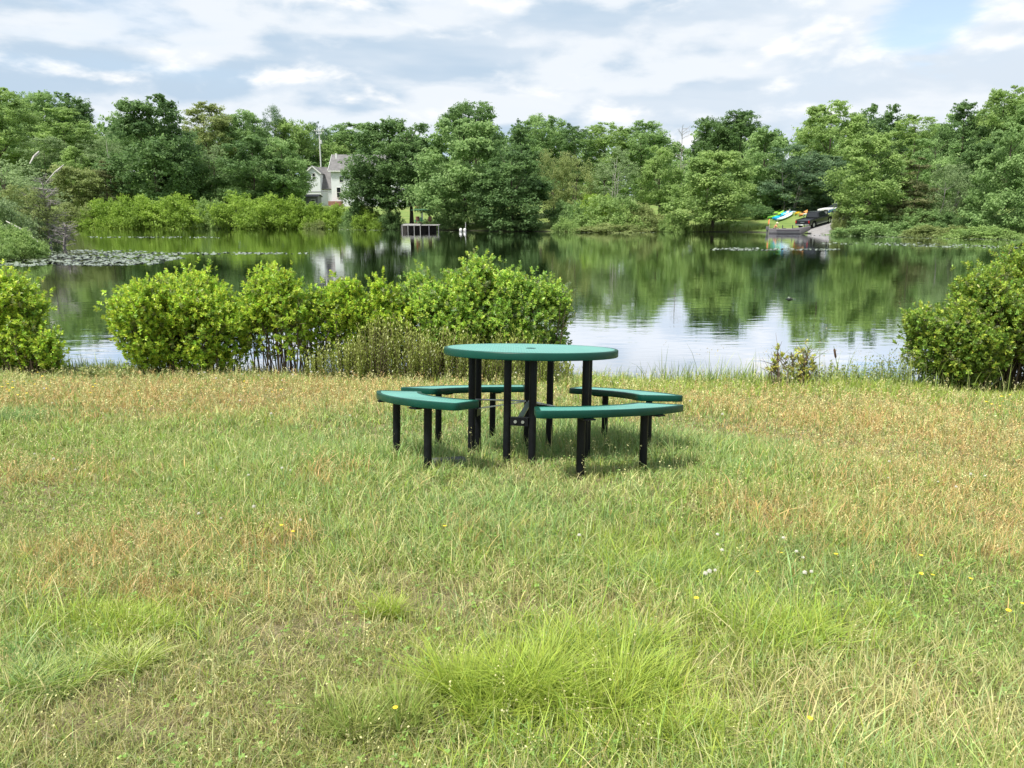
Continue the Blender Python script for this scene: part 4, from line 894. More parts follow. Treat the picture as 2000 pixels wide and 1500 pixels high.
def shore_grass():
    r = np.random.default_rng(23); n = 17000; x = r.uniform(-9, 9, n); s = shore_near(x); y = s + r.normal(-.25, .33, n); k = (y < s + .55) & (y > s - 1.3); x, y = x[k], y[k]; n = len(x)
    thin = (wob(x, y, 1.1, 4) + r.normal(0, .5, n) > -.3) & (r.random(n) < .55 + .45 * sstep(2.2, 3.5, x)); x, y = x[thin], y[thin]; n = len(x)
    P = np.stack((x, y, np.maximum(ground_z(x, y), -.12)), 1); right = sstep(1.2, 3.0, x); h = r.gamma(4, .052, n) * (.8 + .45 * wob(x, y, 1.7, 2)) * (.80 + .55 * right); h = np.clip(h, .08, .75)
    col = np.where(r.random((n, 1)) < .55, np.array((.27, .36, .09)), np.where(r.random((n, 1)) < .5, PALE, np.array((.17, .27, .06)))) * r.uniform(.65, 1.25, (n, 1))
    parts = [blades(P, h, r.uniform(.006, .012, n), np.abs(r.normal(.28, .22, n)), r.uniform(0, 6.28, n), np.clip(col, 0, 1), r, np.clip(col * 1.2, 0, 1), 3)]
    # plumes on the tallest
    q = (h > .42) & (r.random(n) < .4); m = q.sum(); ii = np.repeat(np.nonzero(q)[0], 8); c = P[ii].copy(); c[:, 2] += h[ii] * r.uniform(.78, 1.04, len(ii)); c[:, :2] += r.normal(0, .03, (len(ii), 2))
    V, F = leaf_quads(c, unit(r.normal(size=(len(ii), 3))), r.uniform(.007, .014, len(ii)), r.uniform(.3, .5, len(ii)), r)
    parts.append((V, F, np.zeros((0, 3), int), np.repeat(np.array((.50, .44, .24)) * r.uniform(.7, 1.2, (len(ii), 1)), 4, 0))); V, F, C = merge(parts)
    tag(link('shore_grass', np_mesh('shore_grass', V, F, M_GRASS, cols=C)), 'tall thin grass and weeds along the near waterline', 'grass', kind='stuff')
    # reed belt on the far shore below the lawn and the mound
    parts = []
    for (pa, pb, row, n, hh) in ((1318, 1425, 452.7, 900, 1.1), (1425, 1500, 453.2, 500, .7), (1130, 1310, 452.6, 900, .7), (640, 780, 446.4, 500, .6), (1640, 2000, 0, 2200, .9), (180, 640, 445.6, 900, .5)):
        px = r.uniform(pa, pb, n); rows = np.full(n, row) if row else np.interp(px, (1640, 1760, 1860, 1960, 2040), (457.3, 459.2, 461.8, 463.8, 466))
        pts = np.array([P2(a, b) for a, b in zip(px, rows)]); y = pts[:, 1] + r.uniform(-.3, 1.4, n); x = pts[:, 0] * y / pts[:, 1]
        P = np.stack((x, y, np.maximum(ground_z(x, y), -.05)), 1); col = np.array((.26, .34, .10)) * r.uniform(.6, 1.3, (n, 1))
        parts.append(blades(P, hh * r.uniform(.4, 1.1, n), r.uniform(.05, .1, n), np.abs(r.normal(.2, .2, n)), r.uniform(0, 6.28, n), col, r, None, 2))
    V, F, C = merge(parts); tag(link('reeds', np_mesh('reeds', V, F, M_GRASS, cols=C)), 'pale reeds and sedge fringing the far shore', 'reeds', kind='stuff')
shore_grass()

def grass_tuft(label, px, py, wpx, h, n, cols, seed, lean=.8, depth=.6):
    r = np.random.default_rng(seed); x, y, z = G(px, py); h *= .78; rx = wpx / 2 / F_PX * y * .80
    a = r.uniform(0, 6.28, n); q = np.sqrt(r.random(n)); bx = np.cos(a) * q * rx; by = np.sin(a) * q * rx * depth
    K = 16; sub = r.choice(K, n, p=r.dirichlet(np.ones(K) * 2)); sx, sy = r.uniform(-1, 1, K) * rx * 1.1, r.uniform(-1, 1, K) * rx * depth * 1.1; bx = bx * .35 + sx[sub] * .85; by = by * .35 + sy[sub] * .85; sh = r.uniform(.55, 1.1, K)
    P = np.stack((bx, by, ground_z(bx + x, by + y) - z - .005), 1)
    ld = np.arctan2(by - sy[sub] * .75, bx - sx[sub] * .75) + r.normal(0, .8, n); hh = h * r.uniform(.4, 1.1, n) * sh[sub]
    c = np.array(cols)[r.integers(0, len(cols), n)] * r.uniform(.75, 1.2, (n, 1))
    V, Q, T, C = blades(P, hh, r.uniform(.0022, .0042, n) * max(1, y / 3), np.abs(r.normal(lean, .3, n)), ld, np.clip(c, 0, 1), r, np.clip(c * .85 + STRAW * .18, 0, 1), 4)
    tag(link('grass_tuft', np_mesh('grass_tuft', V, [Q, T], M_GRASS, cols=C), None, (x, y, z)), label, 'grass tuft')
LM = [LIME, LIME * 1.1, np.array((.36, .44, .05)), np.array((.25, .37, .04))]; GN = [GREEN * 1.1, COOL, LIME * .9]
grass_tuft('large lime green grass tuft in the middle of the bottom edge, its left lobe', 980, 1395, 330, .27, 2600, LM, 1, .7)
grass_tuft('lime green grass tuft at the bottom middle, right lobe beside the largest', 1180, 1400, 300, .24, 2000, LM, 2, .75)
grass_tuft('fresh green grass tuft behind the largest lime tuft', 1170, 1290, 260, .22, 1500, LM + GN, 3, .7)
grass_tuft('lime grass tuft at the bottom right of the largest one', 1330, 1460, 170, .20, 900, LM, 4, .7)
grass_tuft('wide low lime grass tuft on the left of the lawn', 225, 1240, 250, .15, 1500, LM, 5, .9)
grass_tuft('pale lime grass tuft just below the wide one on the left', 235, 1310, 170, .14, 900, [PALE * .95, LIME], 6, .9)
grass_tuft('soft green grass tuft near the left edge below the pale one', 90, 1350, 180, .15, 900, GN + [PALE], 7, .9)
grass_tuft('wide fresh green grass tuft right of centre in the lawn', 1535, 1265, 250, .17, 1600, [LIME, GREEN * 1.2, LIME * 1.1], 8, .95)
grass_tuft('small lime grass tuft just right of the wide fresh green one', 1700, 1220, 130, .14, 600, LM, 9, .8)
grass_tuft('small lime grass tuft with dark foot left of centre', 750, 1205, 100, .15, 500, LM, 10, .7)
grass_tuft('green grass tuft right of centre behind the clover flowers', 1290, 1130, 200, .16, 1000, GN, 11, .8)
grass_tuft('bluish green weedy tuft at the left edge near the lake', 25, 825, 110, .20, 500, [COOL * .9, COOL], 12, .6)
grass_tuft('tall thin olive tuft at the bottom left of the largest lime tuft', 730, 1430, 300, .17, 1300, [OLIVE, GREEN, OLIVE * .8], 13, .5)

# ------------------------------------------------------------------ flowers
M_PETAL = plain('white_clover', (.70, .68, .60), .8, var=.1, scale=200); M_YEL = plain('yellow_petal', (.85, .62, .03), .6, var=.1, scale=100); M_STEM = plain('flower_stem', (.16, .26, .06), .7)
def flower_mesh(kind, seed):
    r = np.random.default_rng(seed); mb = MB(); h = .25
    mb.tube([(0, 0, 0), (.006, .004, h * .5), (.004, .0, h)], [.0016, .0014, .0012], 4, False); mb.m = 1
    if kind == 'clover':
        for i in range(46):
            z = 1 - 1.75 * (i + .5) / 46; a = i * 2.39996; rr = math.sqrt(max(0, 1 - z * z)); d = Vector((rr * math.cos(a), rr * math.sin(a), z * .85 + .2)).normalized(); c = Vector((.004, 0, h)) + d * .006
            u = d.cross(Vector((.3, .5, .8))).normalized() * .0022; v = d.cross(u).normalized() * .0022; mb.add([c - u, c - v, c + d * .009, c + u, c + v], [(0, 1, 2), (1, 3, 2), (3, 4, 2), (4, 0, 2)])
    else:
        for i in range(12):
            a = 6.283 * i / 12; d = Vector((math.cos(a), math.sin(a), .25)); s = Vector((-math.sin(a), math.cos(a), 0)) * .0035; c = Vector((.004, 0, h)); mb.add([c, c + d * .009 - s, c + d * .016, c + d * .009 + s], [(0, 1, 2, 3)])
        mb.lathe([(0, h + .006), (.004, h + .005), (.006, h + .001), (0, h - .002)], 8, (.004, 0, 0))
    o = mb.build(kind + '_flower', [M_STEM, M_PETAL if kind == 'clover' else M_YEL]); me = o.data; bpy.data.objects.remove(o); return me
def flowers():
    r = random.Random(9); ck, yk = flower_mesh('clover', 1), flower_mesh('buttercup', 2)
    CL = [(402, 1055), (437, 1055), (510, 1056), (597, 1066), (118, 950), (72, 920), (145, 952), (1404, 1133), (1399, 1165), (1370, 1192), (1356, 1202), (1552, 1132), (1561, 1136), (1583, 1176), (1522, 1098), (1396, 1093), (1731, 951), (1828, 971), (1863, 998), (1925, 968), (1732, 964), (1895, 975), (555, 952), (575, 952), (482, 968), (1560, 1190), (1125, 1105)]
    for i in range(26): CL.append((r.uniform(380, 720) if i % 2 else r.uniform(1000, 1330), r.uniform(752, 772)))
    for i in range(16): CL.append((r.uniform(0, 1990), r.uniform(765, 860)))
    YL = [(1524, 1120), (1628, 1150), (1788, 1160), (1812, 1188), (1876, 1202), (1790, 1185), (872, 1100), (780, 1465), (1476, 1176), (1362, 1250), (555, 1095), (570, 1096), (1960, 1262), (1985, 1235), (1560, 1490)]
    for i in range(26): YL.append((r.uniform(10, 125), r.uniform(768, 802)))
    for i in range(14): YL.append((r.uniform(1600, 1670), r.uniform(740, 756)))
    for i in range(8): YL.append((r.uniform(1920, 1975), r.uniform(812, 828)))
    for i in range(12): YL.append((r.uniform(150, 700), r.uniform(770, 810)))
    for pts, me, nm, lb, gp in ((CL, ck, 'clover_flower', 'small white clover flower head standing in the meadow grass', 'white clover flowers in the meadow'), (YL, yk, 'yellow_flower', 'small bright yellow flower on a thin stem in the meadow grass', 'yellow flowers in the meadow')):
        for px, py in pts:
            x, y, z = G(px, py); d = pray(px, py)
            k = r.uniform(.8, 1.1)      # taller stems in the tall grass by the lake
            hz = .13 * k; o = link(nm, me); s = (.52 if nm == 'clover_flower' else .5) * (1.0 if y < 5.5 else 1.55) * r.uniform(.8, 1.2)
            o.location = (x, y, z - .005); o.scale = (s, s, s * min(k, 1.15)); o.rotation_euler = (r.uniform(-.15, .15), r.uniform(-.15, .15), r.uniform(0, 6.28)); tag(o, lb, 'flower', gp)
flowers()
def cattail(px, top, base, label, lean):
    x, y, z = G(px, base); y = 10.2; x = Xat(px, y, base); z = gz(x, y); H = Zat(top, y) - z; e = empty('cattail', (x, y, z), 0, label, 'cattail')
    s = MB(); s.tube([(0, 0, 0), (lean * .3, 0, H * .5), (lean, 0, H)], [.006, .005, .003], 5); s.build('stem', M_STEM, e)
    b = MB(); d = Vector((lean * .7, 0, H * .5)).normalized(); t = Vector((lean, 0, H)); b.tube([t - d * .17, t - d * .15, t - d * .05, t - d * .035], [.004, .014, .014, .004], 8); b.build('spike', plain('brown_spike', (.09, .05, .03), .9), e, True)
cattail(1637, 676, 740, 'brown cattail leaning above the weeds right of the low yellowish shrub', -.10)
cattail(1521, 684, 740, 'thin brown cattail left of the low yellowish shrub', -.04)
def weeds():
    for (px, w, top, seed, lb) in ((1610, 60, 706, 41, 'thin grey-green weed clump between the low shrub and the cattail'), (1700, 70, 690, 42, 'tall loose weed clump left of the large dense shrub'), (1755, 50, 682, 43, 'weed clump touching the large dense shrub on the right'), (1660, 60, 712, 44, 'low weed clump behind the yellow flowers'), (230, 60, 708, 45, 'thin brownish weeds at the water left of the lakeside clump'), (170, 26, 714, 46, 'thin weeds at the water beside the left edge shrubs')):
        r = np.random.default_rng(seed); y = 10.0; x = Xat(px, y, 730); z = gz(x, y); H = Zat(top, y) - z; n = 34; k = 16; R0 = w / 2 / F_PX * y
        B = np.stack((r.uniform(-1, 1, n) * R0, r.uniform(-.25, .25, n), np.zeros(n)), 1); h = H * r.uniform(.45, 1, n); ln = r.normal(0, .16, (n, 2)); t = np.linspace(.25, 1, k)
        C = (B[:, None, :] + np.stack((ln[:, :1] * t * h[:, None], ln[:, 1:] * t * h[:, None], h[:, None] * t), -1)).reshape(-1, 3) + r.normal(0, .012, (n * k, 3))
        V, F = leaf_quads(C, unit(r.normal(size=(n * k, 3)) + np.array((0, 0, .4))), r.uniform(.012, .026, n * k), r.uniform(.3, .5, n * k), r); c = np.repeat(np.array((.30, .36, .13)) * r.uniform(.6, 1.3, (n * k, 1)), 4, 0)
        P = B.copy(); v2, q2, t2, c2 = blades(P, h, np.full(n, .006), np.hypot(ln[:, 0], ln[:, 1]), np.arctan2(ln[:, 1], ln[:, 0]), np.tile(np.array((.22, .25, .09)), (n, 1)), r, None, 2)
        V, F, C = merge([(V, F, np.zeros((0, 3), int), c), (v2, q2, t2, c2)]); tag(link('weed_clump', np_mesh('weed_clump', V, F, M_GRASS, cols=C), None, (x, y, z)), lb, 'weeds')
weeds()

# ------------------------------------------------------------------ lily pads
def lily_pads():
    r = np.random.default_rng(3); m, nt, b, o = new_mat('lily_pad')
    b.inputs['Base Color'].default_value = (.20, .24, .15, 1); b.inputs['Roughness'].default_value = .25; b.inputs['Coat Weight'].default_value = .6; b.inputs['Coat Roughness'].default_value = .2
    C = []
    def patch(poly_px, n):
        q = np.array(poly_px, float); k = 0
        lo, hi = q.min(0), q.max(0)
        pts = []
        while len(pts) < n and k < n * 60:
            k += 1; p = r.uniform(lo, hi); ins = False
            for i in range(len(q)):
                a, c = q[i], q[(i + 1) % len(q)]
                if (a[1] > p[1]) != (c[1] > p[1]) and p[0] < (c[0] - a[0]) * (p[1] - a[1]) / (c[1] - a[1]) + a[0]: ins = not ins
            if ins and math.sin(p[0] * .11 + p[1] * .9) + math.sin(p[0] * .043 - p[1] * .5 + 1) + r.uniform(-1.4, 1.4) > -.3: pts.append(P2(*p))
        C.extend(pts)
    patch([(60, 494), (150, 488), (260, 489), (330, 494), (360, 505), (300, 516), (180, 519), (70, 517)], 2000)
    patch([(0, 509), (70, 506), (90, 518), (0, 520)], 160)
    patch([(330, 493), (600, 493.5), (600, 496), (340, 497)], 260)
    patch([(170, 462), (420, 462), (430, 465), (180, 464.5)], 260)
    patch([(1370, 486), (1450, 483.5), (1640, 486.5), (1640, 489), (1400, 489)], 330)
    patch([(1600, 473.5), (1800, 474), (1990, 481), (1990, 485), (1840, 483), (1700, 478), (1610, 476.5)], 520)
    patch([(1560, 459.5), (1700, 460.5), (1960, 466.5), (2000, 470), (1900, 468.5), (1700, 463.5)], 420)
    patch([(1110, 453.7), (1300, 453.7), (1310, 454.8), (1120, 454.8)], 160)
    patch([(640, 447), (780, 449.5), (780, 450.8), (640, 448.6)], 160)
    patch([(850, 451), (900, 452), (880, 453), (840, 452)], 50)
    patch([(1535, 582), (1550, 582), (1552, 585), (1536, 585)], 6)
    C = np.array(C); n = len(C); k = 9
    a = np.linspace(.25, 2 * math.pi - .25, k); rad = r.uniform(.05, .105, n); rot = r.uniform(0, 6.28, n)
    tx, ty = r.normal(0, .16, n), r.normal(0, .16, n)
    ca = np.cos(a[None] + rot[:, None]) * rad[:, None]; sa = np.sin(a[None] + rot[:, None]) * rad[:, None]
    V = np.zeros((n, k + 1, 3)); V[:, 0, :2] = C; V[:, 1:, 0] = C[:, :1] + ca; V[:, 1:, 1] = C[:, 1:] + sa; V[:, 1:, 2] = tx[:, None] * ca + ty[:, None] * sa; V[:, :, 2] += .016
    V[:, :, 2] = np.maximum(V[:, :, 2], .004)
    i0 = np.arange(n) * (k + 1); F = np.concatenate([np.stack((i0, i0 + j, i0 + j + 1), 1) for j in range(1, k)])
    tag(link('lily_pads', np_mesh('lily_pads', V.reshape(-1, 3), [F], m)), 'floating lily pads shining in streaks on the lake', 'lily pads', kind='stuff')
lily_pads()

# ------------------------------------------------------------------ house, shed, pole
M_SIDING = plain('white_siding', (.78, .81, .84), .6, var=.04, scale=.8)
M_ROOF = plain('grey_shingle', (.17, .165, .165), .9, var=.25, scale=1.2, bump=.3)
M_GLASS = plain('dark_glass', (.02, .024, .03), .08, var=.1, spec=.7)
M_GREY = plain('grey_board', (.22, .22, .24), .8, var=.15, scale=3)
M_BRICK = plain('red_brick_step', (.32, .16, .13), .9, var=.3, scale=5)
def window(parent, c, w, h, mat_frame=M_WHITE, axis='y', proud=.06):
    """flat window in a wall; axis: the wall faces -y or -x"""
    f = MB(); g = MB(); x, y, z = c; t = .11
    def bx(mb, cx, cz, ww, hh, d):
        if axis == 'y': mb.box((x + cx, y - d / 2, z + cz), (ww, d, hh))
        else: mb.box((x - d / 2, y + cx, z + cz), (d, ww, hh))
    bx(f, 0, h / 2 - t / 2, w, t, proud); bx(f, 0, -h / 2 + t / 2, w, t, proud); bx(f, -w / 2 + t / 2, 0, t, h - 2 * t, proud); bx(f, w / 2 - t / 2, 0, t, h - 2 * t, proud); bx(f, 0, 0, w - 2 * t, .06, proud * .9)
    bx(g, 0, 0, w - 2 * t, h - 2 * t, proud * .4)
    o = f.build('window', mat_frame, parent); g.build('pane', M_GLASS, o); return o
def siding(mb, c, d):
    """a wall block with lapped boards"""
    mb.box(c, d)
def roof_slab(mb, a, b, c, d, th=.22):
    a, b, c, d = [Vector(v) for v in (a, b, c, d)]; n = (b - a).cross(d - a).normalized() * th
    mb.add([a, b, c, d, a - n, b - n, c - n, d - n], [(0, 1, 2, 3), (7, 6, 5, 4), (0, 4, 5, 1), (1, 5, 6, 2), (2, 6, 7, 3), (3, 7, 4, 0)])
def house():
    Y = 166.0; k = Y / F_PX
    def X(px): return Xat(px, Y, 380)
    def Z(py): return Zat(py, Y)
    x0, x1 = X(648), X(800); zb = Z(404); e = empty('house', ((x0 + x1) / 2, Y + 4, zb), 0, 'white two-storey house with grey shingle roofs half hidden behind the shore maple', 'house')
    ox, oy = -(x0 + x1) / 2, -(Y + 4)
    def T(x, y, z): return (x + ox, y + oy, z - zb)
    ze, zr = Z(331), Z(299); dep = 8.0
    w = MB(); w.box(T((x0 + x1) / 2, Y + dep / 2, (zb + ze) / 2), (x1 - x0, dep, ze - zb))
    w.prism([(-dep / 2, ze - zb), (dep / 2, ze - zb), (0, zr - zb - .1)], -(x1 - x0) / 2 + .01, (x1 - x0) / 2 - .01, Matrix.Translation(T((x0 + x1) / 2, Y + dep / 2, zb)) @ Matrix.Rotation(R(-90), 4, 'Z'))
    w.build('wall', M_SIDING, e)
    rf = MB(); ov = .45
    yl = Y + dep / 2
    roof_slab(rf, T(x0 - ov, Y - ov, ze - .22), T(x1 + ov, Y - ov, ze - .22), T(x1 + ov, yl, zr), T(x0 - ov, yl, zr))
    roof_slab(rf, T(x1 + ov, Y + dep + ov, ze - .22), T(x0 - ov, Y + dep + ov, ze - .22), T(x0 - ov, yl + .001, zr), T(x1 + ov, yl + .001, zr))
    ro = rf.build('roof', M_ROOF, e)
    fa = MB(); fa.beam(T(x0 - ov - .03, Y - ov, ze - .3), T(x0 - ov - .03, yl, zr - .1), .06, .3); fa.beam(T(x0 - ov, Y - ov - .03, ze - .36), T(x1 + ov, Y - ov - .03, ze - .36), .06, .22); fa.build('fascia', M_WHITE, ro)
    vp = MB(); vp.box(T(X(657), Y + 1.6, Z(304)), (.35, .35, 1.1)); vp.build('vent_pipe', M_WHITE, ro, bevel=.03)
    for px, py, ww, hh in ((662, 376, 1.0, 2.2), (690, 350, 1.1, 1.5), (752, 377, 1.7, 2.1), (776, 377, 1.5, 2.1), (668, 350, .9, 1.4), (730, 350, 1.1, 1.5)):
        window(e, T(X(px), Y, Z(py)), ww, hh)
    # lower left wing with a gabled bay
    xa, xb = X(598), x0 - .02; zwe, zwr = Z(367), Z(324); yw = Y + .8; dw = 6.4
    w2 = MB(); w2.box(T((xa + xb) / 2, yw + dw / 2, (zb + zwe) / 2), (xb - xa, dw, zwe - zb))
    w2.prism([(-dw / 2, zwe - zb), (dw / 2, zwe - zb), (0, zwr - zb - .1)], -(xb - xa) / 2 + .01, (xb - xa) / 2 - .01, Matrix.Translation(T((xa + xb) / 2, yw + dw / 2, zb)) @ Matrix.Rotation(R(-90), 4, 'Z'))
    w2.build('wall', M_SIDING, e)
    r2 = MB(); roof_slab(r2, T(xa - .3, yw - .3, zwe - .2), T(xb - .04, yw - .3, zwe - .2), T(xb - .04, yw + dw / 2, zwr), T(xa - .3, yw + dw / 2, zwr))
    roof_slab(r2, T(xb - .04, yw + dw + .3, zwe - .2), T(xa - .3, yw + dw + .3, zwe - .2), T(xa - .3, yw + dw / 2 + .001, zwr), T(xb - .04, yw + dw / 2 + .001, zwr))
    r2.build('roof', M_ROOF, e)
    # gabled bay standing forward of the wing
    ga, gb = X(600), X(627.5); yg = yw - 1.1; zg, zgr = Z(338), Z(326); gm = (ga + gb) / 2
    w3 = MB(); w3.box(T(gm, yg + 1.6, (zb + zg) / 2), (gb - ga, 3.2, zg - zb)); w3.prism([(-(gb - ga) / 2, zg - zb), ((gb - ga) / 2, zg - zb), (0, zgr - zb)], -1.59, 1.59, Matrix.Translation(T(gm, yg + 1.6, zb)))
    w3.build('wall', M_SIDING, e)
    r3 = MB()
    roof_slab(r3, T(gb + .3, yg - .3, zg - .1), T(gb + .3, yg + 3.6, zg - .1), T(gm, yg + 3.6, zgr + .22), T(gm, yg - .3, zgr + .22), .18)
    roof_slab(r3, T(ga - .3, yg + 3.6, zg - .1), T(ga - .3, yg - .3, zg - .1), T(gm - .001, yg - .3, zgr + .22), T(gm - .001, yg + 3.6, zgr + .22), .18)
    g3 = r3.build('roof', M_ROOF, e); f3 = MB(); f3.beam(T(gb + .3, yg - .34, zg - .2), T(gm, yg - .34, zgr + .12), .05, .24); f3.beam(T(ga - .3, yg - .34, zg - .2), T(gm, yg - .34, zgr + .12), .05, .24); f3.build('fascia', M_WHITE, g3)
    window(e, T(X(615.5), yg, Z(345)), .75, 1.5)
    tr = MB(); tr.box(T((ga + gb) / 2 + .8, yg - .03, Z(374.5)), (gb - ga + 1.4, .05, .10)); tr.build('trim_board', M_GREY, e)
    st = MB(); st.box(T(X(657), Y - 1.2, Z(397.5)), (2.6, 2.0, .9)); st.build('entry_step', M_BRICK, e, bevel=.04)
house()
def shed():
    Y = 158.0; x = Xat(613, Y, 390); z0 = Zat(403, Y); e = empty('shed', (x, Y, z0), R(-8), 'small grey shed with one white window in front of the white house', 'shed')
    w = MB(); w.box((0, 0, 1.0), (2.4, 2.0, 2.0)); w.build('wall', M_GREY, e)
    r = MB(); roof_slab(r, (-1.4, -1.3, 1.9), (1.4, -1.3, 1.9), (1.4, 0, 2.35), (-1.4, 0, 2.35), .1); roof_slab(r, (1.4, 1.3, 1.9), (-1.4, 1.3, 1.9), (-1.4, .001, 2.35), (1.4, .001, 2.35), .1); r.build('roof', plain('dark_felt', (.12, .12, .13), .9), e)
    window(e, (.25, -1.0, 1.0), .95, .75)
shed()
def pole():
    Y = 176.0; x = Xat(624, Y, 270); z0 = gz(x, Y) - .3; zt = Zat(251, Y); e = empty('utility_pole', (x, Y, z0), 0, 'pale utility pole with two short crossarms rising above the wood behind the house', 'pole')
    m = plain('pale_pole', (.68, .68, .66), .7, var=.1); p = MB(); p.tube([(0, 0, 0), (0, 0, (zt - z0) * .5), (0, 0, zt - z0)], [.18, .16, .13], 10); p.build('post', m, e, True)
    for dz, w in ((.5, 2.2), (1.1, 1.3)):
        a = MB(); a.box((0, -.22, zt - z0 - dz), (w, .12, .13)); o = a.build('crossarm', m, e)
        for s in (-.42, .42): i = MB(); i.lathe([(0, .24), (.06, .22), (.08, .1), (.05, .0), (0, 0)], 8, (s * w, -.22, zt - z0 - dz + .065)); i.build('insulator', M_WHITE, o)
    b = MB(); b.tube([(.36, -.1, zt - z0 - 3.2), (.36, -.1, zt - z0 - 2.4)], .2, 10); b.build('transformer', m, e)
pole()

# ------------------------------------------------------------------ dock and garden things
M_DECK = plain('weathered_deck', (.52, .51, .48), .8, var=.15, scale=3)
M_DARKWOOD = plain('dark_wood', (.05, .045, .04), .85, var=.3, scale=4)
M_CHAIR = plain('brown_wood', (.20, .11, .07), .7, var=.2, scale=6)
DX, DY, _ = (*P2(817, 451.6), 0)
def dock():
    e = empty('dock', (DX, DY, 0), 0, 'pale wooden dock on white posts at the far shore below the shore maples', 'dock'); s = DY / F_PX
    w = 34 * s; deck = MB()
    for i in range(10): deck.box((-.9, .2 + i * .3, .93), (w, .285, .05))
    deck.box((1.7, 1.9, .86), (2.4, 3.2, .06)); deck.build('deck', M_DECK, e)
    f = MB(); f.box((-.9, .02, .83), (w, .05, .18)); f.build('fascia', M_DECK, e)
    f = MB(); f.box((1.62, .28, .82), (2.5, .05, .12)); f.build('fascia', M_DECK, e)
    for x in (-2.2, -1.4, -.55, .28): p = MB(); p.box((x, -.06, .25), (.07, .07, 1.3)); p.build('post', M_DECK, e)
    for x in (1.45, 2.75): p = MB(); p.box((x, .22, .2), (.09, .09, 1.3)); p.build('post', M_GREY, e)
    for x in (-2.1, .25): p = MB(); p.box((x, 3.0, .2), (.12, .12, 1.3)); p.build('post', M_DARKWOOD, e)
    sk = MB(); sk.box((-.2, 2.2, .30), (5.0, .06, 1.0)); sk.build('underdeck_shade', M_DARKWOOD, e)  # dark sheet standing in for the shade of the open void under the deck
dock()
def chair(x, y, z, rz, label):
    e = empty('chair', (x, y, z), rz, label, 'chair'); s = MB(); s.box((0, 0, .38), (.55, .5, .05)); s.build('seat', M_CHAIR, e)
    b = MB(); b.beam((0, .24, .40), (0, .40, 1.0), .55, .04, (0, 1, 0)); b.build('backrest', M_CHAIR, e)
    for sx in (-.25, .25):
        for sy in (-.22, .22): l = MB(); l.box((sx, sy, .178), (.05, .05, .355)); l.build('leg', M_CHAIR, e)
    for sx in (-.29, .29): a = MB(); a.box((sx, 0, .58), (.07, .55, .035)); a.build('armrest', M_CHAIR, e)
chair(DX - .25, DY + 2.3, .96, R(20), 'brown wooden chair on the dock, left of the umbrella pole')
chair(DX + 1.2, DY + 2.4, .96, R(-25), 'brown wooden chair on the dock, right of the umbrella pole')
def umbrella():
    e = empty('patio_umbrella', (DX + .25, DY + 1.6, .955), 0, 'dark green flat garden umbrella standing open over the dock', 'umbrella')
    p = MB(); p.tube([(0, 0, 0), (0, 0, 1.95)], .035, 8); p.build('pole', M_DARKWOOD, e)
    c = MB(); c.lathe([(.02, 2.05), (.8, 1.98), (1.42, 1.90), (1.42, 1.84), (.8, 1.93), (.02, 1.98)], 8); c.build('canopy', plain('dark_green_canvas', (.03, .10, .05), .8), e)
    b = MB(); b.lathe([(0, .09), (.22, .07), (.25, 0), (0, 0)], 16); b.build('base', M_DARKWOOD, e)
umbrella()
def playset():
    x, y, z = Xat(820, 132), 132, gz(Xat(820, 132), 132); e = empty('playset', (x, y, z), 0, 'small orange and white garden playset with green base right of the house', 'playset')
    M_OR = plain('orange_plastic', (.72, .17, .05), .45); M_GN = plain('sea_green_plastic', (.10, .45, .28), .45); H = Zat(390, 132) - z
    p = MB(); p.box((.42, 0, H / 2), (.24, .2, H)); p.build('post', M_WHITE, e, bevel=.03)
    s = MB(); s.lathe([(0, H * .50), (.40, H * .56), (.52, H * .70), (.48, H * .70), (.34, H * .6), (0, H * .56)], 20, (-.2, 0, 0)); s.build('seat', M_OR, e, True)
    s = MB(); s.tube([(-.2, 0, H * .70), (-.3, 0, H * .95)], .07, 8); s.build('stem', M_OR, e)
    b = MB(); b.box((-.1, 0, .14), (1.5, .8, .28)); b.add([(-.85, -.4, .28), (.3, -.4, .28), (.3, .4, .28), (-.85, .4, .28), (.3, -.4, .75), (.3, .4, .75)], [(0, 1, 4), (3, 5, 2), (0, 4, 5, 3), (1, 2, 5, 4)]); b.build('base', M_GN, e)
playset()
for i, px in enumerate((900, 908)):
    x, y = P2(px, 452.6); mb = MB(); mb.lathe([(0, -.1), (.13, -.08), (.19, .05), (.2, .3), (.12, .44), (.05, .47), (0, .47)], 14, (x, y, 0))
    tag(mb.build('buoy', M_WHITE, None, True), ('white float in the dark shade under the low maple, the left of a pair', 'white float in the dark shade under the low maple, the right of a pair')[i], 'buoy')
x, y = P2(909, 453); mb = MB(); mb.tube([(x, y, -.3), (x + .05, y, 1.25)], .03, 6); tag(mb.build('stake', M_WHITE, None), 'thin white stake in the water beside the two floats', 'stake')

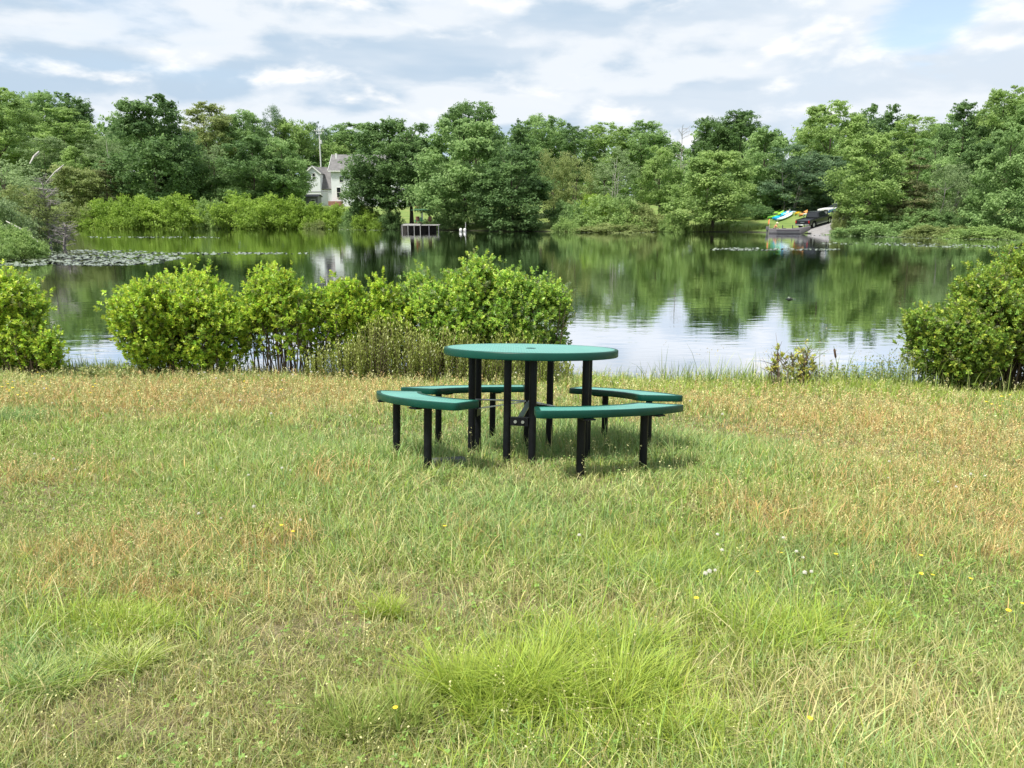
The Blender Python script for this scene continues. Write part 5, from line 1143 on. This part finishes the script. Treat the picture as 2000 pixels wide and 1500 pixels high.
# ------------------------------------------------------------------ boat, person, pickup, cars, kayaks
def colour(name, c, rough=.35): return plain(name, c, rough, var=.08, scale=2)
BX, BY = P2(1541, 456.3)
def boat():
    rz = R(-17); e = empty('motorboat', (BX, BY, 0), rz, 'flat grey aluminium motorboat with raised bow lying at the ramp', 'boat'); L = 4.7
    M_HULL = colour('grey_hull', (.27, .25, .265), .45); M_IN = colour('hull_inside', (.30, .29, .29), .6)
    secs = []; ins = []
    for t in np.linspace(0, 1, 14):
        x = -L / 2 + L * t; rise = .55 * max(0, (t - .68) / .32) ** 1.7; w = .78 * (1 - .55 * max(0, (t - .6) / .4) ** 2.2); g = .58 + .32 * max(0, (t - .5) / .5) ** 1.5
        b = -.10 + rise; secs.append([(x, -w, g), (x, -w * .97, (g + b) / 2), (x, -w * .8, b + .02), (x, 0, b), (x, w * .8, b + .02), (x, w * .97, (g + b) / 2), (x, w, g), (x, w - .05, g + .012), (x, w * .72, b + .1), (x, 0, b + .09), (x, -w * .72, b + .1), (x, -w + .05, g + .012)])
    h = MB(); h.loft(secs); h.build('hull', M_HULL, e, True)
    st = MB(); st.beam((-L / 2 + .9, -.80, .36), (L * .24, -.80, .37), .02, .13); st.build('dark_stripe', colour('dark_stripe', (.05, .045, .055)), e)
    rb = MB(); rb.beam((-L / 2 + .1, -.80, .20), (L * .27, -.79, .21), .03, .03); rb.build('rub_rail', M_STEEL, e)
    d = MB(); d.box((1.35, 0, .66), (1.0, 1.15, .05)); d.build('bow_deck', M_IN, e)
    for x in (-1.2, .1): b = MB(); b.box((x, 0, .36), (.35, 1.42, .08)); b.build('bench', M_IN, e)
    for x, y in ((-.6, -.2), (.55, .2)):
        s = MB(); s.box((x, y, .60), (.42, .42, .1)); s.box((x - .19, y, .82), (.08, .42, .4)); s.tube([(x, y, .2), (x, y, .56)], .05, 8); s.build('seat', colour('black_vinyl', (.03, .03, .035)), e, bevel=.02)
    m = MB(); m.box((-L / 2 - .16, 0, .62), (.36, .34, .42)); m.beam((-L / 2 - .14, 0, .45), (-L / 2 - .2, 0, -.45), .16, .2); m.build('outboard_motor', colour('grey_motor', (.13, .13, .14)), e, bevel=.05)
    tm = MB(); tm.tube([(1.75, -.2, .62), (1.6, -.2, 1.15)], .03, 6); tm.box((1.58, -.2, 1.2), (.3, .14, .14)); tm.build('trolling_motor', M_BLACK, e)
    fl = MB(); fl.tube([(-L / 2 + .06, .35, .5), (-L / 2 + .06, .35, 1.78)], .012, 6); f = fl.build('flag_pole', M_WHITE, e)
    g = MB(); g.add([(-L / 2 + .06, .35, 1.75), (-L / 2 - .10, .40, 1.6), (-L / 2 - .12, .33, 1.05), (-L / 2 + .06, .35, 1.2), (-L / 2 + .06, .362, 1.75), (-L / 2 - .10, .412, 1.6), (-L / 2 - .12, .342, 1.05), (-L / 2 + .06, .362, 1.2)], [(0, 1, 2, 3), (7, 6, 5, 4), (0, 4, 5, 1), (1, 5, 6, 2), (2, 6, 7, 3), (3, 7, 4, 0)]); g.build('flag', colour('orange_cloth', (.8, .26, .08), .8), f)
    return e, rz
BOAT, BRZ = boat()
def skin_body(name, joints, bones, mat, parent, sub=2):
    """one continuous surface grown round a skeleton: joints {name: (x,y,z,radius)}"""
    me = bpy.data.meshes.new(name); ks = list(joints); me.from_pydata([joints[k][:3] for k in ks], [(ks.index(a), ks.index(b)) for a, b in bones], [])
    o = link(name, me, parent); md = o.modifiers.new('Skin', 'SKIN'); md.use_smooth_shade = True
    bm = bmesh.new(); bm.from_mesh(me); ly = bm.verts.layers.skin.verify(); bm.verts.ensure_lookup_table()
    for i, k in enumerate(ks): bm.verts[i][ly].radius = (joints[k][3], joints[k][3]); bm.verts[i][ly].use_root = (i == 0)
    bm.to_mesh(me); bm.free(); sb = o.modifiers.new('Subdivision', 'SUBSURF'); sb.levels = sb.render_levels = sub
    me.materials.append(mat); return o
def person():
    c, s = math.cos(BRZ), math.sin(BRZ); lx, ly = -1.75, -.05
    e = empty('person', (BX + lx * c - ly * s, BY + lx * s + ly * c, .05), BRZ, 'person in orange shirt and pale brimmed hat bending at the stern of the motorboat', 'person')
    SK = colour('skin', (.62, .38, .27), .5); OR = colour('orange_shirt', (.82, .36, .18), .8); TR = colour('brown_trousers', (.09, .07, .055), .9); HT = colour('straw_hat', (.80, .70, .52), .9)
    J = dict(pelvis=(0, 0, .50, .15), waist=(.06, 0, .63, .14), chest=(.17, 0, .83, .16), neck=(.27, 0, 1.0, .055), head=(.33, 0, 1.11, .095), top=(.34, 0, 1.19, .08),
             shl=(.19, .17, .92, .065), ell=(.32, .22, .70, .045), wrl=(.50, .14, .56, .035), hal=(.57, .12, .53, .03), shr=(.19, -.17, .92, .065), elr=(.34, -.22, .72, .045), wrr=(.54, -.15, .56, .035), har=(.61, -.13, .53, .03),
             hil=(.02, .11, .47, .1), knl=(.36, .16, .48, .07), anl=(.34, .16, .10, .045), tol=(.48, .17, .05, .04), hir=(.02, -.11, .47, .1), knr=(.36, -.16, .48, .07), anr=(.34, -.16, .10, .045), tor=(.48, -.17, .05, .04))
    bn = [('pelvis', 'waist'), ('waist', 'chest'), ('chest', 'neck'), ('neck', 'head'), ('head', 'top'), ('chest', 'shl'), ('shl', 'ell'), ('ell', 'wrl'), ('wrl', 'hal'), ('chest', 'shr'), ('shr', 'elr'), ('elr', 'wrr'), ('wrr', 'har'),
          ('pelvis', 'hil'), ('hil', 'knl'), ('knl', 'anl'), ('anl', 'tol'), ('pelvis', 'hir'), ('hir', 'knr'), ('knr', 'anr'), ('anr', 'tor')]
    for sd_, w, h in (('l', 1, 'hal'), ('r', -1, 'har')):       # five fingers each
        x, y, z, _ = J[h]
        for i, (dx, dy, dz) in enumerate(((.08, .035, -.01), (.09, .015, -.02), (.088, -.005, -.022), (.075, -.022, -.02), (.03, .05 * w, .01))):
            n = 'f%s%d' % (sd_, i); J[n] = (x + dx, y + dy, z + dz - .01, .010); bn.append((h, n))
    body = skin_body('person_body', J, bn, SK, e)
    sh = {k: (*J[k][:3], J[k][3] + .018) for k in ('waist', 'chest', 'shl', 'shr', 'ell', 'elr')}; skin_body('shirt', sh, [('waist', 'chest'), ('chest', 'shl'), ('shl', 'ell'), ('chest', 'shr'), ('shr', 'elr')], OR, e)
    tr = {k: (*J[k][:3], J[k][3] + .016) for k in ('pelvis', 'hil', 'knl', 'anl', 'hir', 'knr', 'anr')}; skin_body('trousers', tr, [('pelvis', 'hil'), ('hil', 'knl'), ('knl', 'anl'), ('pelvis', 'hir'), ('hir', 'knr'), ('knr', 'anr')], TR, e)
    h = MB(); h.lathe([(.19, 1.165), (.20, 1.175), (.115, 1.195), (.10, 1.27), (.06, 1.30), (0, 1.305)], 20, (.335, 0, 0)); h.lathe([(.19, 1.165), (.11, 1.18), (0, 1.185)], 20, (.335, 0, 0)); h.build('hat', HT, e, True)
    f = MB()
    for sy in (-.035, .035): f.lathe([(0, -.012), (.010, -.006), (.012, 0), (.010, .006), (0, .012)], 8, (.425, sy, 1.12))
    f.build('eyes', M_BLACK, e); n = MB(); n.add([(.42, -.012, 1.10), (.42, .012, 1.10), (.445, 0, 1.075), (.425, 0, 1.115)], [(0, 1, 2), (1, 3, 2), (3, 0, 2), (0, 3, 1)]); n.build('nose', SK, e)
person()

def wheel(parent, x, y, r=.39, w=.26, mat_rim=M_STEEL):
    t = MB(); s = 1 if y > 0 else -1
    prof = [(r * .62, -w / 2), (r * .9, -w / 2), (r, -w * .32), (r, w * .32), (r * .9, w / 2), (r * .62, w / 2)]
    n = 24; V = []; F = []
    for rr, zz in prof:
        for k in range(n): a = 2 * math.pi * k / n; V.append((x + rr * math.cos(a), y + zz, r + rr * math.sin(a)))
    for i in range(len(prof) - 1):
        for k in range(n): F.append((i * n + k, i * n + (k + 1) % n, (i + 1) * n + (k + 1) % n, (i + 1) * n + k))
    t.add(V, F); o = t.build('tyre', M_TYRE, parent, True)
    d = MB(); V = [(x, y + s * w * .28, r)]; 
    for k in range(n): a = 2 * math.pi * k / n; V.append((x + r * .62 * math.cos(a), y + s * w * .36, r + r * .62 * math.sin(a)))
    d.add(V, [(0, 1 + k, 1 + (k + 1) % n) for k in range(n)]); d.build('rim', mat_rim, o)
M_TYRE = plain('tyre_rubber', (.018, .018, .018), .85)
M_TAIL = plain('red_lamp', (.45, .02, .02), .25)
def pickup():
    x, y, z = G(1591, 441); e = empty('pickup_truck', (x, y, z), R(90 - 50), 'black pickup truck parked tail to the water on the gravel ramp', 'pickup truck')
    slope = gz(x + 2 * math.sin(R(50)), y + 2 * math.cos(R(50))) - gz(x - 2 * math.sin(R(50)), y - 2 * math.cos(R(50))); e.rotation_euler = (0, -math.atan(slope / 4), R(40))
    P = plain('black_car_paint', (.008, .009, .013), .3, var=.1, coat=.2)
    W = .97
    body = [(-2.85, .55), (-2.85, 1.08), (-.55, 1.10), (1.5, 1.10), (2.75, 1.02), (2.95, .85), (2.95, .50), (2.45, .45), (2.35, .78), (2.1, .92), (1.75, .92), (1.5, .78), (1.4, .42), (-1.3, .42), (-1.4, .78), (-1.65, .92), (-2.0, .92), (-2.25, .78), (-2.35, .5)]
    b = MB(); b.prism(body, -W, W); b.build('body', P, e, True, .03)
    cab = MB(); cab.loft([[(-.6, -.9, 1.09), (1.45, -.9, 1.09), (1.45, .9, 1.09), (-.6, .9, 1.09)], [(-.45, -.74, 1.78), (.75, -.74, 1.78), (.75, .74, 1.78), (-.45, .74, 1.78)]]); cab.build('cab', P, e, True, .05)
    for s in (-1, 1):
        for a, c in ((-.42, .26), (.34, 1.1)):
            g = MB()
            def sp(xx, zz): t = (zz - 1.09) / .69; return (xx, s * (.9 - .16 * t + .012), zz)
            a2, c2 = max(a, -.42), min(c, .78) if c > 1 else c
            g.add([sp(a, 1.16), sp(c, 1.16), sp(c2, 1.68), sp(a2, 1.68)], [(0, 1, 2, 3)]); g.build('side_window', M_GLASS, e)
    g = MB(); g.add([(-.595 - .012, -.74, 1.18), (-.595 - .012, .74, 1.18), (-.49, .64, 1.68), (-.49, -.64, 1.68)], [(0, 1, 2, 3)]); g.build('rear_window', M_GLASS, e)
    g = MB(); g.add([(1.40, -.78, 1.18), (1.40, .78, 1.18), (.86, .66, 1.70), (.86, -.66, 1.70)], [(0, 1, 2, 3)]); g.build('windscreen', M_GLASS, e)
    for s in (-1, 1):
        t = MB(); t.box((-2.86, s * .86, .92), (.06, .16, .30)); t.build('tail_light', M_TAIL, e)
        m = MB(); m.box((1.05, s * 1.07, 1.22), (.12, .2, .18)); m.build('mirror', P, e, bevel=.02)
        for wx in (-1.82, 1.92): wheel(e, wx, s * .85)
    h = MB(); h.box((-2.87, 0, .86), (.04, .5, .06)); h.build('tailgate_handle', M_STEEL, e)
    bp = MB(); bp.box((-2.93, 0, .56), (.16, 1.8, .18)); q = bp.build('rear_bumper', M_STEEL, e, True, .03); lp = MB(); lp.box((-3.015, 0, .57), (.012, .32, .16)); lp.build('number_plate', M_WHITE, q)
    rl = MB(); rl.beam((-2.8, -.93, 1.13), (-.65, -.93, 1.13), .05, .05); rl.beam((-2.8, .93, 1.13), (-.65, .93, 1.13), .05, .05); rl.build('bed_rail', M_BLACK, e)
    for s in (-1, 1): r_ = MB(); r_.beam((-1.3, s * .985, .40), (1.4, s * .985, .40), .10, .06); r_.build('running_board', M_STEEL, e)
pickup()
def car(px, py, heading, P, label, Y=None):
    x, y, z = G(px, py); e = empty('parked_car', (x, y, z), R(heading), label, 'car'); W = .88
    b = MB(); b.prism([(-2.2, .45), (-2.25, .85), (-1.9, 1.0), (1.3, .98), (2.1, .82), (2.25, .6), (2.2, .38), (1.85, .38), (1.7, .66), (1.2, .66), (1.05, .32), (-.95, .32), (-1.1, .66), (-1.6, .66), (-1.75, .36)], -W, W); b.build('body', P, e, True, .04)
    c = MB(); c.loft([[(-1.9, -.82, .98), (1.25, -.82, .97), (1.25, .82, .97), (-1.9, .82, .98)], [(-1.45, -.64, 1.5), (.35, -.64, 1.5), (.35, .64, 1.5), (-1.45, .64, 1.5)]]); c.build('cabin', M_GLASS, e, True, .04)
    r = MB(); r.box((-.55, 0, 1.515), (1.75, 1.24, .035)); r.build('roof', P, e, True, .015)
    for s in (-1, 1):
        for wx in (-1.35, 1.45): wheel(e, wx, s * .78, .32, .2)
        h = MB(); h.box((2.22, s * .62, .68), (.06, .3, .14)); h.build('headlight', M_WHITE, e)
car(1632, 420, 170, colour('white_car_paint', (.8, .8, .8), .2), 'white car just beyond the black pickup, mostly hidden by leaves')
car(1654, 422, 150, colour('blue_car_paint', (.03, .09, .16), .2), 'dark blue car parked under the layered maple right of the pickup')

def kayak(label, a, b, mat, w=.72, h=.36, name='kayak', cat='kayak', lift=.02, cock=True):
    A, B = Vector(G(*a)), Vector(G(*b)); L = (B - A).length; c = (A + B) / 2; c.z += lift; d = (B - A).normalized()
    e = empty(name, c, 0, label, cat); q = d.to_track_quat('X', 'Z'); e.rotation_mode = 'XYZ'; e.rotation_euler = q.to_euler()
    secs = []; n = 15
    for t in np.linspace(0, 1, n):
        u = 2 * t - 1; ww = max(.015, w / 2 * (1 - abs(u) ** 2.3)); rk = .14 * abs(u) ** 3; hh = h * (.72 + .28 * abs(u))
        secs.append([(u * L / 2, -ww, .55 * h + rk * .6), (u * L / 2, -ww * .85, .22 * h + rk), (u * L / 2, 0, rk), (u * L / 2, ww * .85, .22 * h + rk), (u * L / 2, ww, .55 * h + rk * .6), (u * L / 2, ww * .62, hh * .92 + rk * .4), (u * L / 2, 0, hh + rk * .4), (u * L / 2, -ww * .62, hh * .92 + rk * .4)])
    m = MB(); m.loft(secs); m.build('hull', mat, e, True)
    if cock:
        k = MB(); V = []
        for j in range(16): aa = 2 * math.pi * j / 16; V.append((.52 * math.cos(aa), .22 * math.sin(aa), h * .80))
        k.tube(V + V[:2], .025, 5, False); ck = k.build('cockpit_rim', M_BLACK, e); f = MB(); f.add([(v[0], v[1], h * .79 + .02) for v in V], [tuple(range(16))]); f.build('cockpit', M_BLACK, e)
    return e
K_GREEN, K_CYAN, K_BLUE, K_PALE, K_YEL, K_ORG = colour('green_plastic', (.33, .72, .08)), colour('cyan_plastic', (.02, .52, .78)), colour('blue_plastic', (.015, .28, .66)), colour('pale_plastic', (.62, .74, .78)), colour('yellow_plastic', (.88, .55, .03)), colour('orange_plastic_hull', (.85, .38, .12))
G_K = 'kayaks drawn up on the lawn by the ramp'
for args in (('lime green kayak at the left end of the row, farther from the water', (1491, 428), (1524, 414), K_GREEN), ('lime green kayak in front of the other green one', (1499, 429.5), (1531, 416), K_GREEN),
             ('bright cyan kayak right of the green ones', (1508, 431), (1536, 417.5), K_CYAN), ('deeper blue kayak between the cyan one and the pale canoe', (1513, 433), (1542, 420), K_BLUE),
             ('blue and white kayak in the back row beside the yellow one', (1545, 419.5), (1560, 411), K_PALE), ('small blue kayak just left of the pale one in the back row', (1541, 419), (1555, 411.5), K_CYAN), ('yellow kayak in the back row', (1552, 422), (1568, 412), K_YEL),
             ('orange-pink kayak right of the yellow one by the truck', (1560, 424), (1577, 415), K_ORG), ('white kayak closest to the black pickup', (1568, 424), (1586, 412), M_WHITE)):
    o = kayak(*args); o['group'] = G_K
kayak('long pale grey canoe lying lowest in the row of kayaks', (1517, 434.5), (1549, 419), K_PALE, .92, .42, 'canoe', 'canoe', .04, False)
kayak('white canoe showing its end behind the pale grey one', (1530, 424), (1543, 414), M_WHITE, .8, .4, 'canoe', 'canoe', .04, False)
